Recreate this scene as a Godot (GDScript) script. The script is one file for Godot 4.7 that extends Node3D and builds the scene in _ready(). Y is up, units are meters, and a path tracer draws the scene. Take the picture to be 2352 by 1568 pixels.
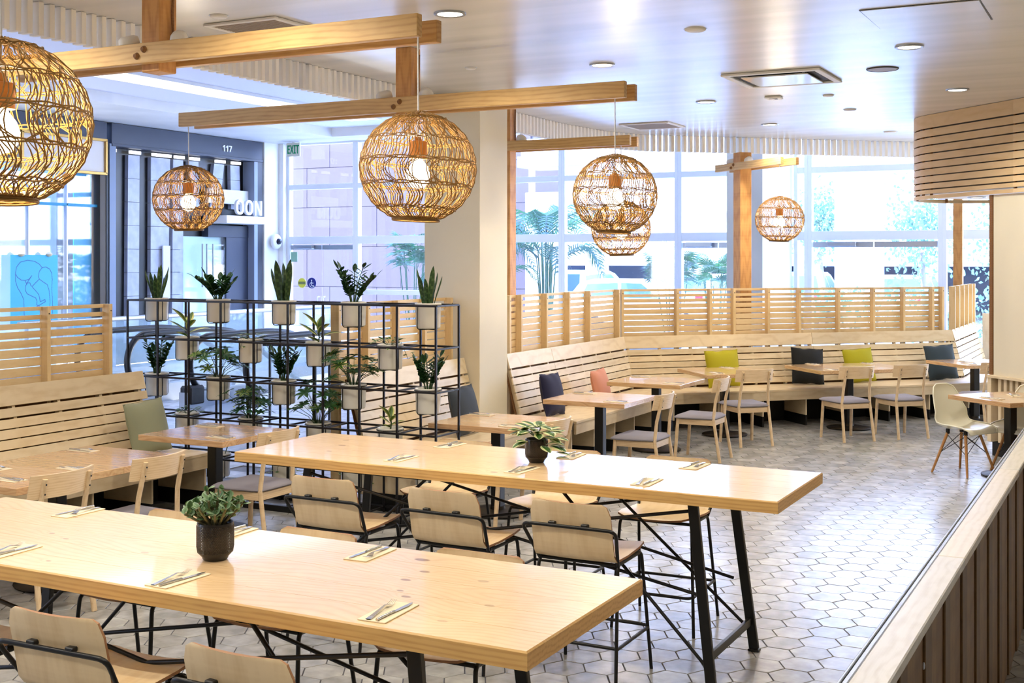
extends Node3D
# Plan frame: a runs along the long tables (world x), b runs from the camera towards the window wall (world -z), metres.

var taken := {}
var mat := {}
var meshes := {}
var tex := {}
var rng := RandomNumberGenerator.new()

func W(a, b, y = 0.0) -> Vector3:
	return Vector3(a, y, -b)

func yaw_to(fa, fb) -> float:      # turn that points a thing's local -z along (fa, fb) of the plan
	return atan2(-fa, fb)

func yaw_along(da, db) -> float:   # turn that points a thing's local +x along (da, db) of the plan
	return atan2(db, da)

# ---------------------------------------------------------------- scene tree helpers
func named(parent, called) -> String:
	var key = str(parent.get_instance_id()) + "/" + called
	var n = taken.get(key, -1) + 1
	taken[key] = n
	return called if n == 0 else "%s_%03d" % [called, n]

func tag(o, label, category, group = ""):
	o.set_meta("label", label)
	o.set_meta("category", category)
	if group != "":
		o.set_meta("group", group)
	return o

func thing(called, label, category, at = Vector3.ZERO, turn = 0.0, group = "") -> Node3D:
	var o := Node3D.new()
	o.name = named(self, called)
	add_child(o)
	o.position = at
	o.rotation.y = turn
	tag(o, label, category, group)
	return o

func structure(called, at = Vector3.ZERO, turn = 0.0) -> Node3D:
	var o := Node3D.new()
	o.name = named(self, called)
	add_child(o)
	o.position = at
	o.rotation.y = turn
	o.set_meta("kind", "structure")
	return o

func part(parent, called, mesh, m, at = Vector3.ZERO, turn = Vector3.ZERO, size = Vector3.ONE) -> MeshInstance3D:
	var o := MeshInstance3D.new()
	o.name = named(parent, called)
	o.mesh = mesh
	o.material_override = m
	o.position = at
	o.rotation = turn
	o.scale = size
	parent.add_child(o)
	return o

func slab(called, mesh, m, at = Vector3.ZERO, turn = 0.0) -> MeshInstance3D:   # a piece of the setting that is one mesh
	var o = part(self, called, mesh, m, at, Vector3(0, turn, 0))
	o.set_meta("kind", "structure")
	return o

func copy_of(o, label, at, turn = 0.0, group = "") -> Node3D:
	var base = str(o.name)
	if base.length() > 4 and base.substr(base.length() - 4, 1) == "_" and base.right(3).is_valid_int():
		base = base.left(base.length() - 4)
	var d = o.duplicate()
	d.name = named(self, base)
	add_child(d)
	d.position = at
	d.rotation.y = turn
	d.set_meta("label", label)
	if group != "":
		d.set_meta("group", group)
	return d

# ---------------------------------------------------------------- mesh building
class Soup:
	var v := PackedVector3Array()
	var n := PackedVector3Array()
	var t := PackedVector2Array()
	var c := PackedColorArray()
	var color := Color(1, 1, 1)
	func tri(p, q, r, np, nq, nr, up = Vector2.ZERO, uq = Vector2.ZERO, ur = Vector2.ZERO):
		if (q - p).cross(r - p).dot(np + nq + nr) > 0.0:
			v.append(p); v.append(r); v.append(q)
			n.append(np); n.append(nr); n.append(nq)
			t.append(up); t.append(ur); t.append(uq)
		else:
			v.append(p); v.append(q); v.append(r)
			n.append(np); n.append(nq); n.append(nr)
			t.append(up); t.append(uq); t.append(ur)
		c.append(color); c.append(color); c.append(color)
	func flat(p, q, r, out):
		var m = (q - p).cross(r - p).normalized()
		if m.dot(out) < 0.0:
			m = -m
		tri(p, q, r, m, m, m)
	func quad(p, q, r, s, out):
		flat(p, q, r, out)
		flat(p, r, s, out)
	func quad_uv(p, q, r, s, out, up, uq, ur, us):
		tri(p, q, r, out, out, out, up, uq, ur)
		tri(p, r, s, out, out, out, up, ur, us)
	func smooth(p, q, r, s, np, nq, nr, ns):
		tri(p, q, r, np, nq, nr)
		tri(p, r, s, np, nr, ns)
	func box(at: Vector3, size: Vector3, basis = Basis.IDENTITY):
		var h = size / 2.0
		for k in 3:
			for s in [-1.0, 1.0]:
				var d = Vector3.ZERO
				d[k] = s
				var e = Vector3.ZERO
				e[(k + 1) % 3] = h[(k + 1) % 3]
				var g = Vector3.ZERO
				g[(k + 2) % 3] = h[(k + 2) % 3]
				var o = d * h[k]
				quad(at + basis * (o - e - g), at + basis * (o + e - g), at + basis * (o + e + g), at + basis * (o - e + g), basis * d)
	func chamfered(at: Vector3, size: Vector3, w: float, basis = Basis.IDENTITY):
		var h = size / 2.0
		var i = h - Vector3(w, w, w)
		for k in 3:
			var k1 = (k + 1) % 3
			var k2 = (k + 2) % 3
			for s in [-1.0, 1.0]:
				var ps = []
				for cc in [[-1, -1], [1, -1], [1, 1], [-1, 1]]:
					var p = Vector3.ZERO
					p[k] = s * h[k]; p[k1] = cc[0] * i[k1]; p[k2] = cc[1] * i[k2]
					ps.append(at + basis * p)
				var d = Vector3.ZERO
				d[k] = s
				quad(ps[0], ps[1], ps[2], ps[3], basis * d)
			for s1 in [-1.0, 1.0]:
				for s2 in [-1.0, 1.0]:
					var ps2 = []
					for cc in [[-1, 0], [1, 0], [1, 1], [-1, 1]]:
						var p = Vector3.ZERO
						p[k] = cc[0] * i[k]
						p[k1] = s1 * (h[k1] if cc[1] == 0 else i[k1])
						p[k2] = s2 * (i[k2] if cc[1] == 0 else h[k2])
						ps2.append(at + basis * p)
					var d2 = Vector3.ZERO
					d2[k1] = s1; d2[k2] = s2
					quad(ps2[0], ps2[1], ps2[2], ps2[3], basis * d2)
		for sx in [-1.0, 1.0]:
			for sy in [-1.0, 1.0]:
				for sz in [-1.0, 1.0]:
					flat(at + basis * Vector3(sx * h.x, sy * i.y, sz * i.z), at + basis * Vector3(sx * i.x, sy * h.y, sz * i.z), at + basis * Vector3(sx * i.x, sy * i.y, sz * h.z), basis * Vector3(sx, sy, sz))
	func tube(pts, r, sides = 6, capped = true, r_end = -1.0):
		var count = pts.size()
		var rings = []
		var norms = []
		var prev = Vector3.ZERO
		for k in count:
			var dir: Vector3 = (pts[min(k + 1, count - 1)] - pts[max(k - 1, 0)]).normalized()
			var side: Vector3
			if k == 0:
				side = dir.cross(Vector3.UP if absf(dir.y) < 0.9 else Vector3.RIGHT).normalized()
			else:
				side = (prev - dir * prev.dot(dir)).normalized()
			prev = side
			var other = dir.cross(side)
			var rr = r if r_end < 0.0 else lerpf(r, r_end, float(k) / (count - 1))
			var ring = []
			var nn = []
			for j in sides:
				var an = TAU * j / sides
				var d = side * cos(an) + other * sin(an)
				ring.append(pts[k] + d * rr)
				nn.append(d)
			rings.append(ring)
			norms.append(nn)
		for k in count - 1:
			for j in sides:
				var j2 = (j + 1) % sides
				smooth(rings[k][j], rings[k][j2], rings[k + 1][j2], rings[k + 1][j], norms[k][j], norms[k][j2], norms[k + 1][j2], norms[k + 1][j])
		if capped:
			var d0 = (pts[0] - pts[1]).normalized()
			var d1 = (pts[count - 1] - pts[count - 2]).normalized()
			for j in range(1, sides - 1):
				flat(rings[0][0], rings[0][j], rings[0][j + 1], d0)
				flat(rings[count - 1][0], rings[count - 1][j], rings[count - 1][j + 1], d1)
	func lathe(profile, segs = 24, at = Vector3.ZERO, sharp = 0.6):
		# profile: Vector2(radius, height), bottom to top, outside on the right-hand side
		var count = profile.size()
		for k in count - 1:
			var d: Vector2 = profile[k + 1] - profile[k]
			if d.length() < 1e-6:
				continue
			var nn = Vector2(d.y, -d.x).normalized()
			var n0 = nn
			var n1 = nn
			if k > 0:
				var e: Vector2 = profile[k] - profile[k - 1]
				var m = Vector2(e.y, -e.x).normalized()
				if m.dot(nn) > sharp:
					n0 = (m + nn).normalized()
			if k < count - 2:
				var e2: Vector2 = profile[k + 2] - profile[k + 1]
				var m2 = Vector2(e2.y, -e2.x).normalized()
				if m2.dot(nn) > sharp:
					n1 = (m2 + nn).normalized()
			for j in segs:
				var a0 = TAU * j / segs
				var a1 = TAU * (j + 1) / segs
				var u0 = Vector3(cos(a0), 0, sin(a0))
				var u1 = Vector3(cos(a1), 0, sin(a1))
				var p = at + u0 * profile[k].x + Vector3.UP * profile[k].y
				var q = at + u1 * profile[k].x + Vector3.UP * profile[k].y
				var r = at + u1 * profile[k + 1].x + Vector3.UP * profile[k + 1].y
				var s = at + u0 * profile[k + 1].x + Vector3.UP * profile[k + 1].y
				var np = u0 * n0.x + Vector3.UP * n0.y
				var nq = u1 * n0.x + Vector3.UP * n0.y
				var nr = u1 * n1.x + Vector3.UP * n1.y
				var ns = u0 * n1.x + Vector3.UP * n1.y
				if profile[k].x < 1e-5:
					tri(p, r, s, np, nr, ns)
				elif profile[k + 1].x < 1e-5:
					tri(p, q, r, np, nq, nr)
				else:
					smooth(p, q, r, s, np, nq, nr, ns)
	func prism(outline, y0, y1, bevel = 0.0):
		# outline: Vector2 points in the x-z plane
		var tris = Geometry2D.triangulate_polygon(PackedVector2Array(outline))
		var mid = Vector2.ZERO
		for p in outline:
			mid += p / outline.size()
		var up_pts = []
		for p in outline:
			up_pts.append(p + (mid - p).normalized() * bevel)
		for k in range(0, tris.size(), 3):
			var a = up_pts[tris[k]]; var b = up_pts[tris[k + 1]]; var d = up_pts[tris[k + 2]]
			flat(Vector3(a.x, y1, a.y), Vector3(b.x, y1, b.y), Vector3(d.x, y1, d.y), Vector3.UP)
			a = outline[tris[k]]; b = outline[tris[k + 1]]; d = outline[tris[k + 2]]
			flat(Vector3(a.x, y0, a.y), Vector3(b.x, y0, b.y), Vector3(d.x, y0, d.y), Vector3.DOWN)
		var turn = 0.0
		for k in outline.size():
			turn += outline[k].cross(outline[(k + 1) % outline.size()])
		for k in outline.size():
			var k2 = (k + 1) % outline.size()
			var a = outline[k]; var b = outline[k2]
			var e = b - a
			var out2 = Vector2(e.y, -e.x) * signf(turn)
			var out = Vector3(out2.x, 0, out2.y)
			quad(Vector3(a.x, y0, a.y), Vector3(b.x, y0, b.y), Vector3(b.x, y1 - bevel, b.y), Vector3(a.x, y1 - bevel, a.y), out)
			if bevel > 0.0:
				var ua = up_pts[k]; var ub = up_pts[k2]
				quad(Vector3(a.x, y1 - bevel, a.y), Vector3(b.x, y1 - bevel, b.y), Vector3(ub.x, y1, ub.y), Vector3(ua.x, y1, ua.y), out + Vector3.UP * out.length())
	func done(colored = false, mapped = false) -> ArrayMesh:
		var arr = []
		arr.resize(Mesh.ARRAY_MAX)
		arr[Mesh.ARRAY_VERTEX] = v
		arr[Mesh.ARRAY_NORMAL] = n
		if mapped:
			arr[Mesh.ARRAY_TEX_UV] = t
		if colored:
			arr[Mesh.ARRAY_COLOR] = c
		var m := ArrayMesh.new()
		m.add_surface_from_arrays(Mesh.PRIMITIVE_TRIANGLES, arr)
		return m

func block(size: Vector3, w = 0.0015) -> ArrayMesh:    # a shared box with chamfered edges, centred
	var key = "block %s %s" % [size, w]
	if not meshes.has(key):
		var s := Soup.new()
		if w > 0.0:
			s.chamfered(Vector3.ZERO, size, w)
		else:
			s.box(Vector3.ZERO, size)
		meshes[key] = s.done()
	return meshes[key]

func rod(points, r, sides = 8, r_end = -1.0) -> ArrayMesh:
	var s := Soup.new()
	s.tube(points, r, sides, true, r_end)
	return s.done()

func turned(profile, segs = 24, sharp = 0.6) -> ArrayMesh:
	var s := Soup.new()
	s.lathe(profile, segs, Vector3.ZERO, sharp)
	return s.done()

func rounded(points, r, steps = 4) -> Array:      # a polyline with its corners rounded off
	var out = [points[0]]
	for k in range(1, points.size() - 1):
		var p: Vector3 = points[k]
		var d0: Vector3 = points[k - 1] - p
		var d1: Vector3 = points[k + 1] - p
		var c0 = p + d0.normalized() * min(r, d0.length() * 0.45)
		var c1 = p + d1.normalized() * min(r, d1.length() * 0.45)
		for j in steps + 1:
			var f = float(j) / steps
			out.append(c0.lerp(p, f).lerp(p.lerp(c1, f), f))
	out.append(points[points.size() - 1])
	return out

# ---------------------------------------------------------------- textures and materials
func noise_bytes(seed_, freq, w, h, octaves = 3) -> PackedByteArray:
	var n := FastNoiseLite.new()
	n.seed = seed_
	n.noise_type = FastNoiseLite.TYPE_SIMPLEX_SMOOTH
	n.frequency = freq
	n.fractal_octaves = octaves
	return n.get_seamless_image(w, h).get_data()

func texture_from(bytes: PackedByteArray, w, h) -> ImageTexture:
	return ImageTexture.create_from_image(Image.create_from_data(w, h, false, Image.FORMAT_RGB8, bytes))

# grain runs along u; bands is the number of growth rings across v
func wood_texture(seed_, light: Color, dark: Color, bands, wander, strength, fleck, w = 512, h = 256) -> ImageTexture:
	var n1 = noise_bytes(seed_, 0.004, w, h, 2)
	var n2 = noise_bytes(seed_ + 7, 0.02, w, h, 3)
	var fine := FastNoiseLite.new()
	fine.seed = seed_ + 3
	fine.frequency = 0.35
	var streak = []
	for y in h:
		streak.append(fine.get_noise_1d(y * 1.7))
	var out := PackedByteArray()
	out.resize(w * h * 3)
	for y in h:
		for x in w:
			var i = y * w + x
			var q = TAU * (float(bands) * y / h + wander * (n1[i] / 255.0))
			var ring = 0.5 + 0.5 * sin(q)
			var f = ring * ring * strength + (n2[i] / 255.0 - 0.5) * fleck + streak[y] * fleck * 0.5
			var c = light.lerp(dark, clampf(f, 0.0, 1.0))
			out[i * 3] = int(c.r * 255); out[i * 3 + 1] = int(c.g * 255); out[i * 3 + 2] = int(c.b * 255)
	return texture_from(out, w, h)

# a table top 1 x 1 in uv: grain along u, with dark knots listed as Vector4(u, v, half length, strength)
func pine_texture(seed_, light: Color, dark: Color, knots, w, h) -> ImageTexture:
	var n1 = noise_bytes(seed_, 0.0035, w, h, 2)
	var n2 = noise_bytes(seed_ + 5, 0.03, w, h, 3)
	var fine := FastNoiseLite.new()
	fine.seed = seed_ + 3
	fine.frequency = 0.4
	var streak = []
	for y in h:
		streak.append(fine.get_noise_1d(y * 1.3) + 0.6 * fine.get_noise_1d(y * 0.25 + 50.0))
	var pull := PackedFloat32Array()
	pull.resize(w * h)
	var spot := PackedFloat32Array()
	spot.resize(w * h)
	for k in knots:
		var cx = k.x * w
		var cy = k.y * h
		var rx = k.z * w
		var ry = rx * 0.55
		for y in range(max(0, int(cy - ry * 9)), min(h, int(cy + ry * 9))):
			for x in range(max(0, int(cx - rx * 9)), min(w, int(cx + rx * 9))):
				var dx = (x - cx) / rx
				var dy = (y - cy) / ry
				var d = sqrt(dx * dx + dy * dy)
				pull[y * w + x] += 0.55 * exp(-d * d * 0.10) * k.w
				if d < 1.6:
					var rim = exp(-pow((d - 1.0) * 5.0, 2.0))
					spot[y * w + x] = max(spot[y * w + x], k.w * (0.55 * smoothstep(1.15, 0.7, d) + 0.45 * rim))
	var out := PackedByteArray()
	out.resize(w * h * 3)
	var knot_color = Color(0.36, 0.2, 0.1)
	for y in h:
		for x in w:
			var i = y * w + x
			var q = TAU * (26.0 * y / h + 5.5 * (n1[i] / 255.0) + pull[i] * 3.0)
			var ring = 0.5 + 0.5 * sin(q)
			var f = pow(ring, 3.0) * 0.24 + (n2[i] / 255.0 - 0.5) * 0.22 + streak[y] * 0.10 + 0.15
			var c = light.lerp(dark, clampf(f, 0.0, 1.0)).lerp(knot_color, spot[i] * 0.85)
			out[i * 3] = int(c.r * 255); out[i * 3 + 1] = int(c.g * 255); out[i * 3 + 2] = int(c.b * 255)
	return texture_from(out, w, h)

func mottle_texture(seed_, c0: Color, c1: Color, freq, w = 256, h = 256, octaves = 4, sharp = 1.0) -> ImageTexture:
	var n1 = noise_bytes(seed_, freq, w, h, octaves)
	var out := PackedByteArray()
	out.resize(w * h * 3)
	for i in w * h:
		var f = clampf((n1[i] / 255.0 - 0.5) * sharp + 0.5, 0.0, 1.0)
		var c = c0.lerp(c1, f)
		out[i * 3] = int(c.r * 255); out[i * 3 + 1] = int(c.g * 255); out[i * 3 + 2] = int(c.b * 255)
	return texture_from(out, w, h)

func normal_texture(seed_, freq, strength, w = 256, h = 256, octaves = 3) -> ImageTexture:
	var n := FastNoiseLite.new()
	n.seed = seed_
	n.frequency = freq
	n.fractal_octaves = octaves
	var im = n.get_seamless_image(w, h)
	im.convert(Image.FORMAT_RGBA8)
	im.bump_map_to_normal_map(strength)
	return ImageTexture.create_from_image(im)

func plain(color: Color, rough = 0.6, metal = 0.0) -> StandardMaterial3D:
	var m := StandardMaterial3D.new()
	m.albedo_color = color
	m.roughness = rough
	m.metallic = metal
	return m

func grained(t, scale: Vector3, rough = 0.5, offset = Vector3.ZERO, tint = Color(1, 1, 1)) -> StandardMaterial3D:
	var m := StandardMaterial3D.new()
	m.albedo_texture = t
	m.albedo_color = tint
	m.uv1_triplanar = true
	m.uv1_triplanar_sharpness = 8.0
	m.uv1_scale = scale
	m.uv1_offset = offset
	m.roughness = rough
	return m

func glowing(color: Color, energy) -> StandardMaterial3D:
	var m := StandardMaterial3D.new()
	m.albedo_color = Color(0.9, 0.9, 0.88)
	m.emission_enabled = true
	m.emission = color
	m.emission_energy_multiplier = energy
	return m

func pane(color: Color, alpha) -> StandardMaterial3D:
	var m := StandardMaterial3D.new()
	m.albedo_color = Color(color.r, color.g, color.b, alpha)
	m.transparency = BaseMaterial3D.TRANSPARENCY_ALPHA
	m.roughness = 0.03
	return m

# ---------------------------------------------------------------- the scene
func _ready():
	rng.seed = 4711
	set_camera()
	set_sky_and_sun()
	build_materials()
	ceiling_lights()
	build_floor()
	build_ceiling()
	build_walls()
	build_window_wall()
	build_mall()
	build_outside()
	build_benches()
	build_fences()
	build_soffit()
	build_rail()
	build_beams()
	build_pendants()
	build_long_tables()
	build_stools()
	build_dining()
	build_shell_chairs()
	build_plant_stand()
	build_cushions()
	build_settings()
	build_table_plants()
	build_ceiling_fittings()

func set_camera():
	var cam := Camera3D.new()
	cam.name = "camera"
	add_child(cam)
	cam.position = Vector3(0, 2.03, 0)
	cam.rotation_degrees.y = 27.5
	cam.projection = Camera3D.PROJECTION_FRUSTUM     # shift lens: verticals stay upright, the horizon lies above the middle
	cam.near = 0.05
	cam.far = 300.0
	cam.size = 0.05 * 1568.0 / 2805.0
	cam.frustum_offset = Vector2(0, -0.05 * 189.0 / 2805.0)
	cam.current = true

func set_sky_and_sun():
	var e := Environment.new()
	e.background_mode = Environment.BG_SKY
	var sm := ProceduralSkyMaterial.new()
	sm.sky_top_color = Color(0.50, 0.67, 1.0)
	sm.sky_horizon_color = Color(0.83, 0.90, 1.0)
	sm.ground_horizon_color = Color(0.85, 0.87, 0.9)
	sm.ground_bottom_color = Color(0.6, 0.6, 0.6)
	sm.sky_energy_multiplier = SKY
	sm.ground_energy_multiplier = SKY
	sm.sky_curve = 0.3
	var sky := Sky.new()
	sky.sky_material = sm
	e.sky = sky
	e.tonemap_mode = Environment.TONE_MAPPER_LINEAR
	e.tonemap_exposure = EXPOSURE
	e.sdfgi_enabled = true
	e.ssao_enabled = true
	e.ssil_enabled = true
	var we := WorldEnvironment.new()
	we.name = "environment"
	we.environment = e
	add_child(we)
	var sun := DirectionalLight3D.new()
	sun.name = "sun"
	sun.light_energy = SUN
	sun.light_color = Color(1.0, 0.97, 0.92)
	sun.light_angular_distance = 0.6
	sun.shadow_enabled = true
	add_child(sun)
	sun.look_at_from_position(Vector3.ZERO, Vector3(0.30, -0.75, -0.62))   # over the roof from behind the camera

const SKY := 4.0
const SUN := 4.2
const EXPOSURE := 0.93
const DOWN := 3.7          # a ceiling downlight
const GLOBE := 1.0         # a pendant bulb
const WARM := Color(1.0, 0.965, 0.90)

func lamp_down(called, at: Vector3, energy, color, angle = 75.0, soft = 0.06):
	var l := SpotLight3D.new()
	l.name = named(self, called)
	l.light_energy = energy
	l.light_color = color
	l.spot_range = 30.0
	l.spot_attenuation = 2.0
	l.spot_angle = angle
	l.spot_angle_attenuation = 0.6
	l.light_size = soft
	l.shadow_enabled = true
	add_child(l)
	l.position = at
	l.rotation.x = -PI / 2

var downlight_spots = [
	[-4.05, 6.9], [-4.0, 9.3], [-4.0, 11.98], [-4.0, 14.35], [-1.6, 9.58], [-1.6, 12.22],
	[-4.05, 4.5], [-4.05, 2.1], [-4.05, -0.3], [-1.6, 7.0], [-1.6, 4.5], [-1.6, 2.1], [-1.6, -0.3], [-5.75, 4.5], [-5.75, 2.1], [-1.6, 14.9]]  # unseen downlights, added to the grid for fill light

func ceiling_lights():
	for k in downlight_spots.size():
		var s = downlight_spots[k]
		if k < 15:
			lamp_down("downlight_lamp", W(s[0], s[1], 3.615), DOWN, WARM)
	lamp_down("downlight_lamp", W(-1.7, 15.0, 2.66), DOWN * 0.5, WARM)
	# the two light troughs in the mall ceiling
	for s in [[-13.5, 16.1, 0.7, 7.4], [-11.45, 10.6, 0.5, 2.4], [-13.5, 3.0, 0.7, 8.0]]:
		var l := AreaLight3D.new()
		l.name = named(self, "trough_lamp")
		l.area_size = Vector2(s[2], s[3])
		l.light_energy = 9.0 * s[2] * s[3] / 5.0
		l.light_color = Color(0.93, 0.95, 1.0)
		l.area_range = 40.0
		l.shadow_enabled = true
		add_child(l)
		l.position = W(s[0], s[1], 4.70)
		l.rotation.x = -PI / 2

func build_materials():
	tex.birch = wood_texture(11, Color(0.90, 0.83, 0.70), Color(0.81, 0.71, 0.55), 3, 1.6, 0.35, 0.5)
	tex.fir = wood_texture(21, Color(0.82, 0.68, 0.45), Color(0.67, 0.50, 0.29), 9, 0.9, 0.42, 0.5)
	tex.oak = wood_texture(31, Color(0.88, 0.78, 0.63), Color(0.77, 0.64, 0.48), 14, 1.6, 0.4, 0.5)
	tex.butcher = wood_texture(41, Color(0.88, 0.745, 0.58), Color(0.75, 0.57, 0.40), 8, 2.0, 0.45, 0.5)
	tex.cloth = mottle_texture(51, Color(0.47, 0.46, 0.48), Color(0.62, 0.61, 0.63), 0.25)
	tex.weave = normal_texture(52, 0.25, 3.0)
	tex.wave = normal_texture(53, 0.02, 1.2)
	tex.tile = mottle_texture(61, Color(0.86, 0.86, 0.86), Color(1, 1, 1), 0.02, 256, 256, 4, 1.6)
	tex.tile_gloss = mottle_texture(62, Color(0.78, 0.78, 0.78), Color(1, 1, 1), 0.015, 256, 256, 4, 1.6)
	tex.birch_sheen = wood_texture(45, Color(0.91, 0.89, 0.85), Color(0.82, 0.78, 0.72), 12, 1.2, 0.35, 0.5)  # birch of the rail cap, whitened to paint in its grazing reflection
	tex.plaster = mottle_texture(63, Color(0.93, 0.93, 0.93), Color(1, 1, 1), 0.008, 256, 256, 3, 1.0)
	tex.granite = mottle_texture(71, Color(0.30, 0.24, 0.26), Color(0.92, 0.84, 0.84), 0.45, 512, 512, 2, 2.4)
	tex.stone = mottle_texture(72, Color(0.60, 0.62, 0.69), Color(0.70, 0.72, 0.78), 0.02, 256, 256, 4, 1.0)
	mat.birch_x = grained(tex.birch, Vector3(0.6, 2.2, 2.2), 0.42)
	mat.birch_x2 = grained(tex.birch, Vector3(0.6, 2.2, 2.2), 0.42, Vector3(0.3, 0.55, 0.4), Color(0.95, 0.94, 0.92))
	mat.birch_x3 = grained(tex.birch, Vector3(0.6, 2.2, 2.2), 0.42, Vector3(0.7, 0.2, 0.8), Color(1.0, 0.985, 0.96))
	mat.birch_y = grained(tex.birch, Vector3(2.2, 0.6, 2.2), 0.45)
	mat.birch_z = grained(tex.birch, Vector3(2.2, 2.2, 0.6), 0.42)
	mat.fence = grained(tex.birch, Vector3(0.6, 3, 3), 0.5, Vector3(0.15, 0.7, 0.3), Color(1.0, 0.945, 0.85))
	mat.fence2 = grained(tex.birch, Vector3(0.6, 3, 3), 0.5, Vector3(0.65, 0.3, 0.1), Color(1.0, 0.96, 0.88))
	mat.fence_post = grained(tex.birch, Vector3(3, 0.6, 3), 0.5, Vector3(0.2, 0.1, 0.3), Color(0.99, 0.94, 0.84))
	mat.fir_x = grained(tex.fir, Vector3(0.5, 4, 4), 0.5)
	mat.fir_x2 = grained(tex.fir, Vector3(0.5, 4, 4), 0.5, Vector3(0.4, 0.3, 0.6), Color(0.97, 0.92, 0.88))
	mat.fir_y = grained(tex.fir, Vector3(4, 0.4, 4), 0.55, Vector3.ZERO, Color(1.0, 0.90, 0.82))
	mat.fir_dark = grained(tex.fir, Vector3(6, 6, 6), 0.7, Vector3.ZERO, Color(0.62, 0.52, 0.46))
	mat.oak_x = grained(tex.oak, Vector3(0.8, 5, 5), 0.45)
	mat.oak_y = grained(tex.oak, Vector3(5, 0.8, 5), 0.45)
	for k in 4:
		mat["butcher%d" % k] = grained(tex.butcher, Vector3(0.7, 5, 3), 0.22, Vector3(0.27 * k, 0.4 * k, 0.31 * k), [Color(1, 1, 1), Color(0.95, 0.91, 0.87), Color(1.0, 0.97, 0.94), Color(0.97, 0.96, 0.92)][k])
	for k in 4:
		mat["butcher%d" % k].clearcoat_enabled = true
		mat["butcher%d" % k].clearcoat = 0.7
		mat["butcher%d" % k].clearcoat_roughness = 0.1
	mat.ply_edge = plain(Color(0.60, 0.43, 0.29), 0.6)
	mat.black = plain(Color(0.045, 0.045, 0.05), 0.42)
	mat.black_metal = plain(Color(0.06, 0.06, 0.065), 0.38, 0.3)
	mat.rail_steel = plain(Color(0.15, 0.145, 0.16), 0.36, 0.5)
	mat.plinth = plain(Color(0.03, 0.03, 0.034), 0.6)
	mat.steel = plain(Color(0.80, 0.80, 0.80), 0.22, 1.0)
	mat.brushed = plain(Color(0.68, 0.70, 0.73), 0.35, 0.9)
	mat.white = grained(tex.plaster, Vector3(0.4, 0.4, 0.4), 0.55, Vector3.ZERO, Color(0.94, 0.93, 0.91))
	mat.cream = grained(tex.plaster, Vector3(0.3, 0.3, 0.3), 0.6, Vector3.ZERO, Color(0.92, 0.88, 0.78))
	mat.sage_wall = grained(tex.plaster, Vector3(0.3, 0.3, 0.3), 0.6, Vector3.ZERO, Color(0.88, 0.89, 0.86))
	mat.ceiling = grained(tex.plaster, Vector3(0.12, 0.5, 1.2), 0.27, Vector3.ZERO, Color(0.88, 0.87, 0.85))
	mat.ceiling.metallic_specular = 0.8
	mat.mall_ceiling = plain(Color(0.90, 0.90, 0.95), 0.6)
	mat.batten = plain(Color(0.96, 0.94, 0.90), 0.5)
	mat.frame = plain(Color(0.90, 0.91, 0.92), 0.4)
	mat.glass = pane(Color(0.92, 0.96, 1.0), 0.025)
	mat.grout = plain(Color(0.30, 0.30, 0.33), 0.9)
	mat.rattan = grained(tex.oak, Vector3(6, 6, 6), 0.5, Vector3.ZERO, Color(0.62, 0.52, 0.29))
	mat.soil = plain(Color(0.12, 0.085, 0.06), 0.95)
	mat.porcelain = plain(Color(0.95, 0.935, 0.89), 0.25)
	mat.shell = plain(Color(0.93, 0.92, 0.84), 0.3)
	mat.soffit = grained(tex.birch, Vector3(0.6, 2.0, 0.6), 0.5, Vector3(0.1, 0.2, 0.3), Color(0.93, 0.88, 0.80))
	mat.soffit2 = grained(tex.birch, Vector3(0.6, 2.0, 0.6), 0.5, Vector3(0.6, 0.5, 0.7), Color(0.90, 0.84, 0.75))
	mat.rail_cap = grained(tex.birch_sheen, Vector3(0.8, 2.5, 2.5), 0.35, Vector3(0.3, 0.2, 0.6), Color(0.97, 0.97, 0.96))
	mat.rail_cap.roughness = 0.26
	mat.rail_cap2 = grained(tex.birch_sheen, Vector3(0.8, 2.5, 2.5), 0.35, Vector3(0.7, 0.5, 0.1), Color(1.0, 0.98, 0.96))
	mat.board0 = grained(tex.fir, Vector3(4, 0.7, 4), 0.5, Vector3(0.1, 0.3, 0.5), Color(0.62, 0.55, 0.46))  # board tints are darkened to paint in the shade on this side
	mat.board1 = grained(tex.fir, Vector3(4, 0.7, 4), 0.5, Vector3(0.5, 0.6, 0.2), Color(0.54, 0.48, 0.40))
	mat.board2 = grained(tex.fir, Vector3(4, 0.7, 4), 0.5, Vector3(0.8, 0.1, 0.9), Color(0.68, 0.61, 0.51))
	mat.socket = plain(Color(0.72, 0.50, 0.26), 0.45, 0.4)
	mat.cushion_seat = grained(tex.cloth, Vector3(9, 9, 9), 0.9, Vector3.ZERO, Color(0.98, 0.97, 1.0))
	mat.cushion_seat.normal_enabled = true
	mat.cushion_seat.normal_texture = tex.weave
	mat.cushion_seat.normal_scale = 0.4
	mat.jade_stem = plain(Color(0.42, 0.40, 0.28), 0.7)
	mat.napkin = plain(Color(0.90, 0.84, 0.72), 0.85)

# ---------------------------------------------------------------- floor
const HEX := 0.1145           # side of a floor tile
const HEX_A0 := -1.884
const HEX_B0 := 7.289

func hex_mesh(dip) -> ArrayMesh:
	var s := Soup.new()
	var o = []
	for k in 6:
		var an = TAU * k / 6.0
		o.append(Vector2(cos(an), sin(an)) * (HEX - 0.0032))
	s.prism(o, -0.006, 0.0 - dip, 0.0018)
	return s.done()

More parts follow.
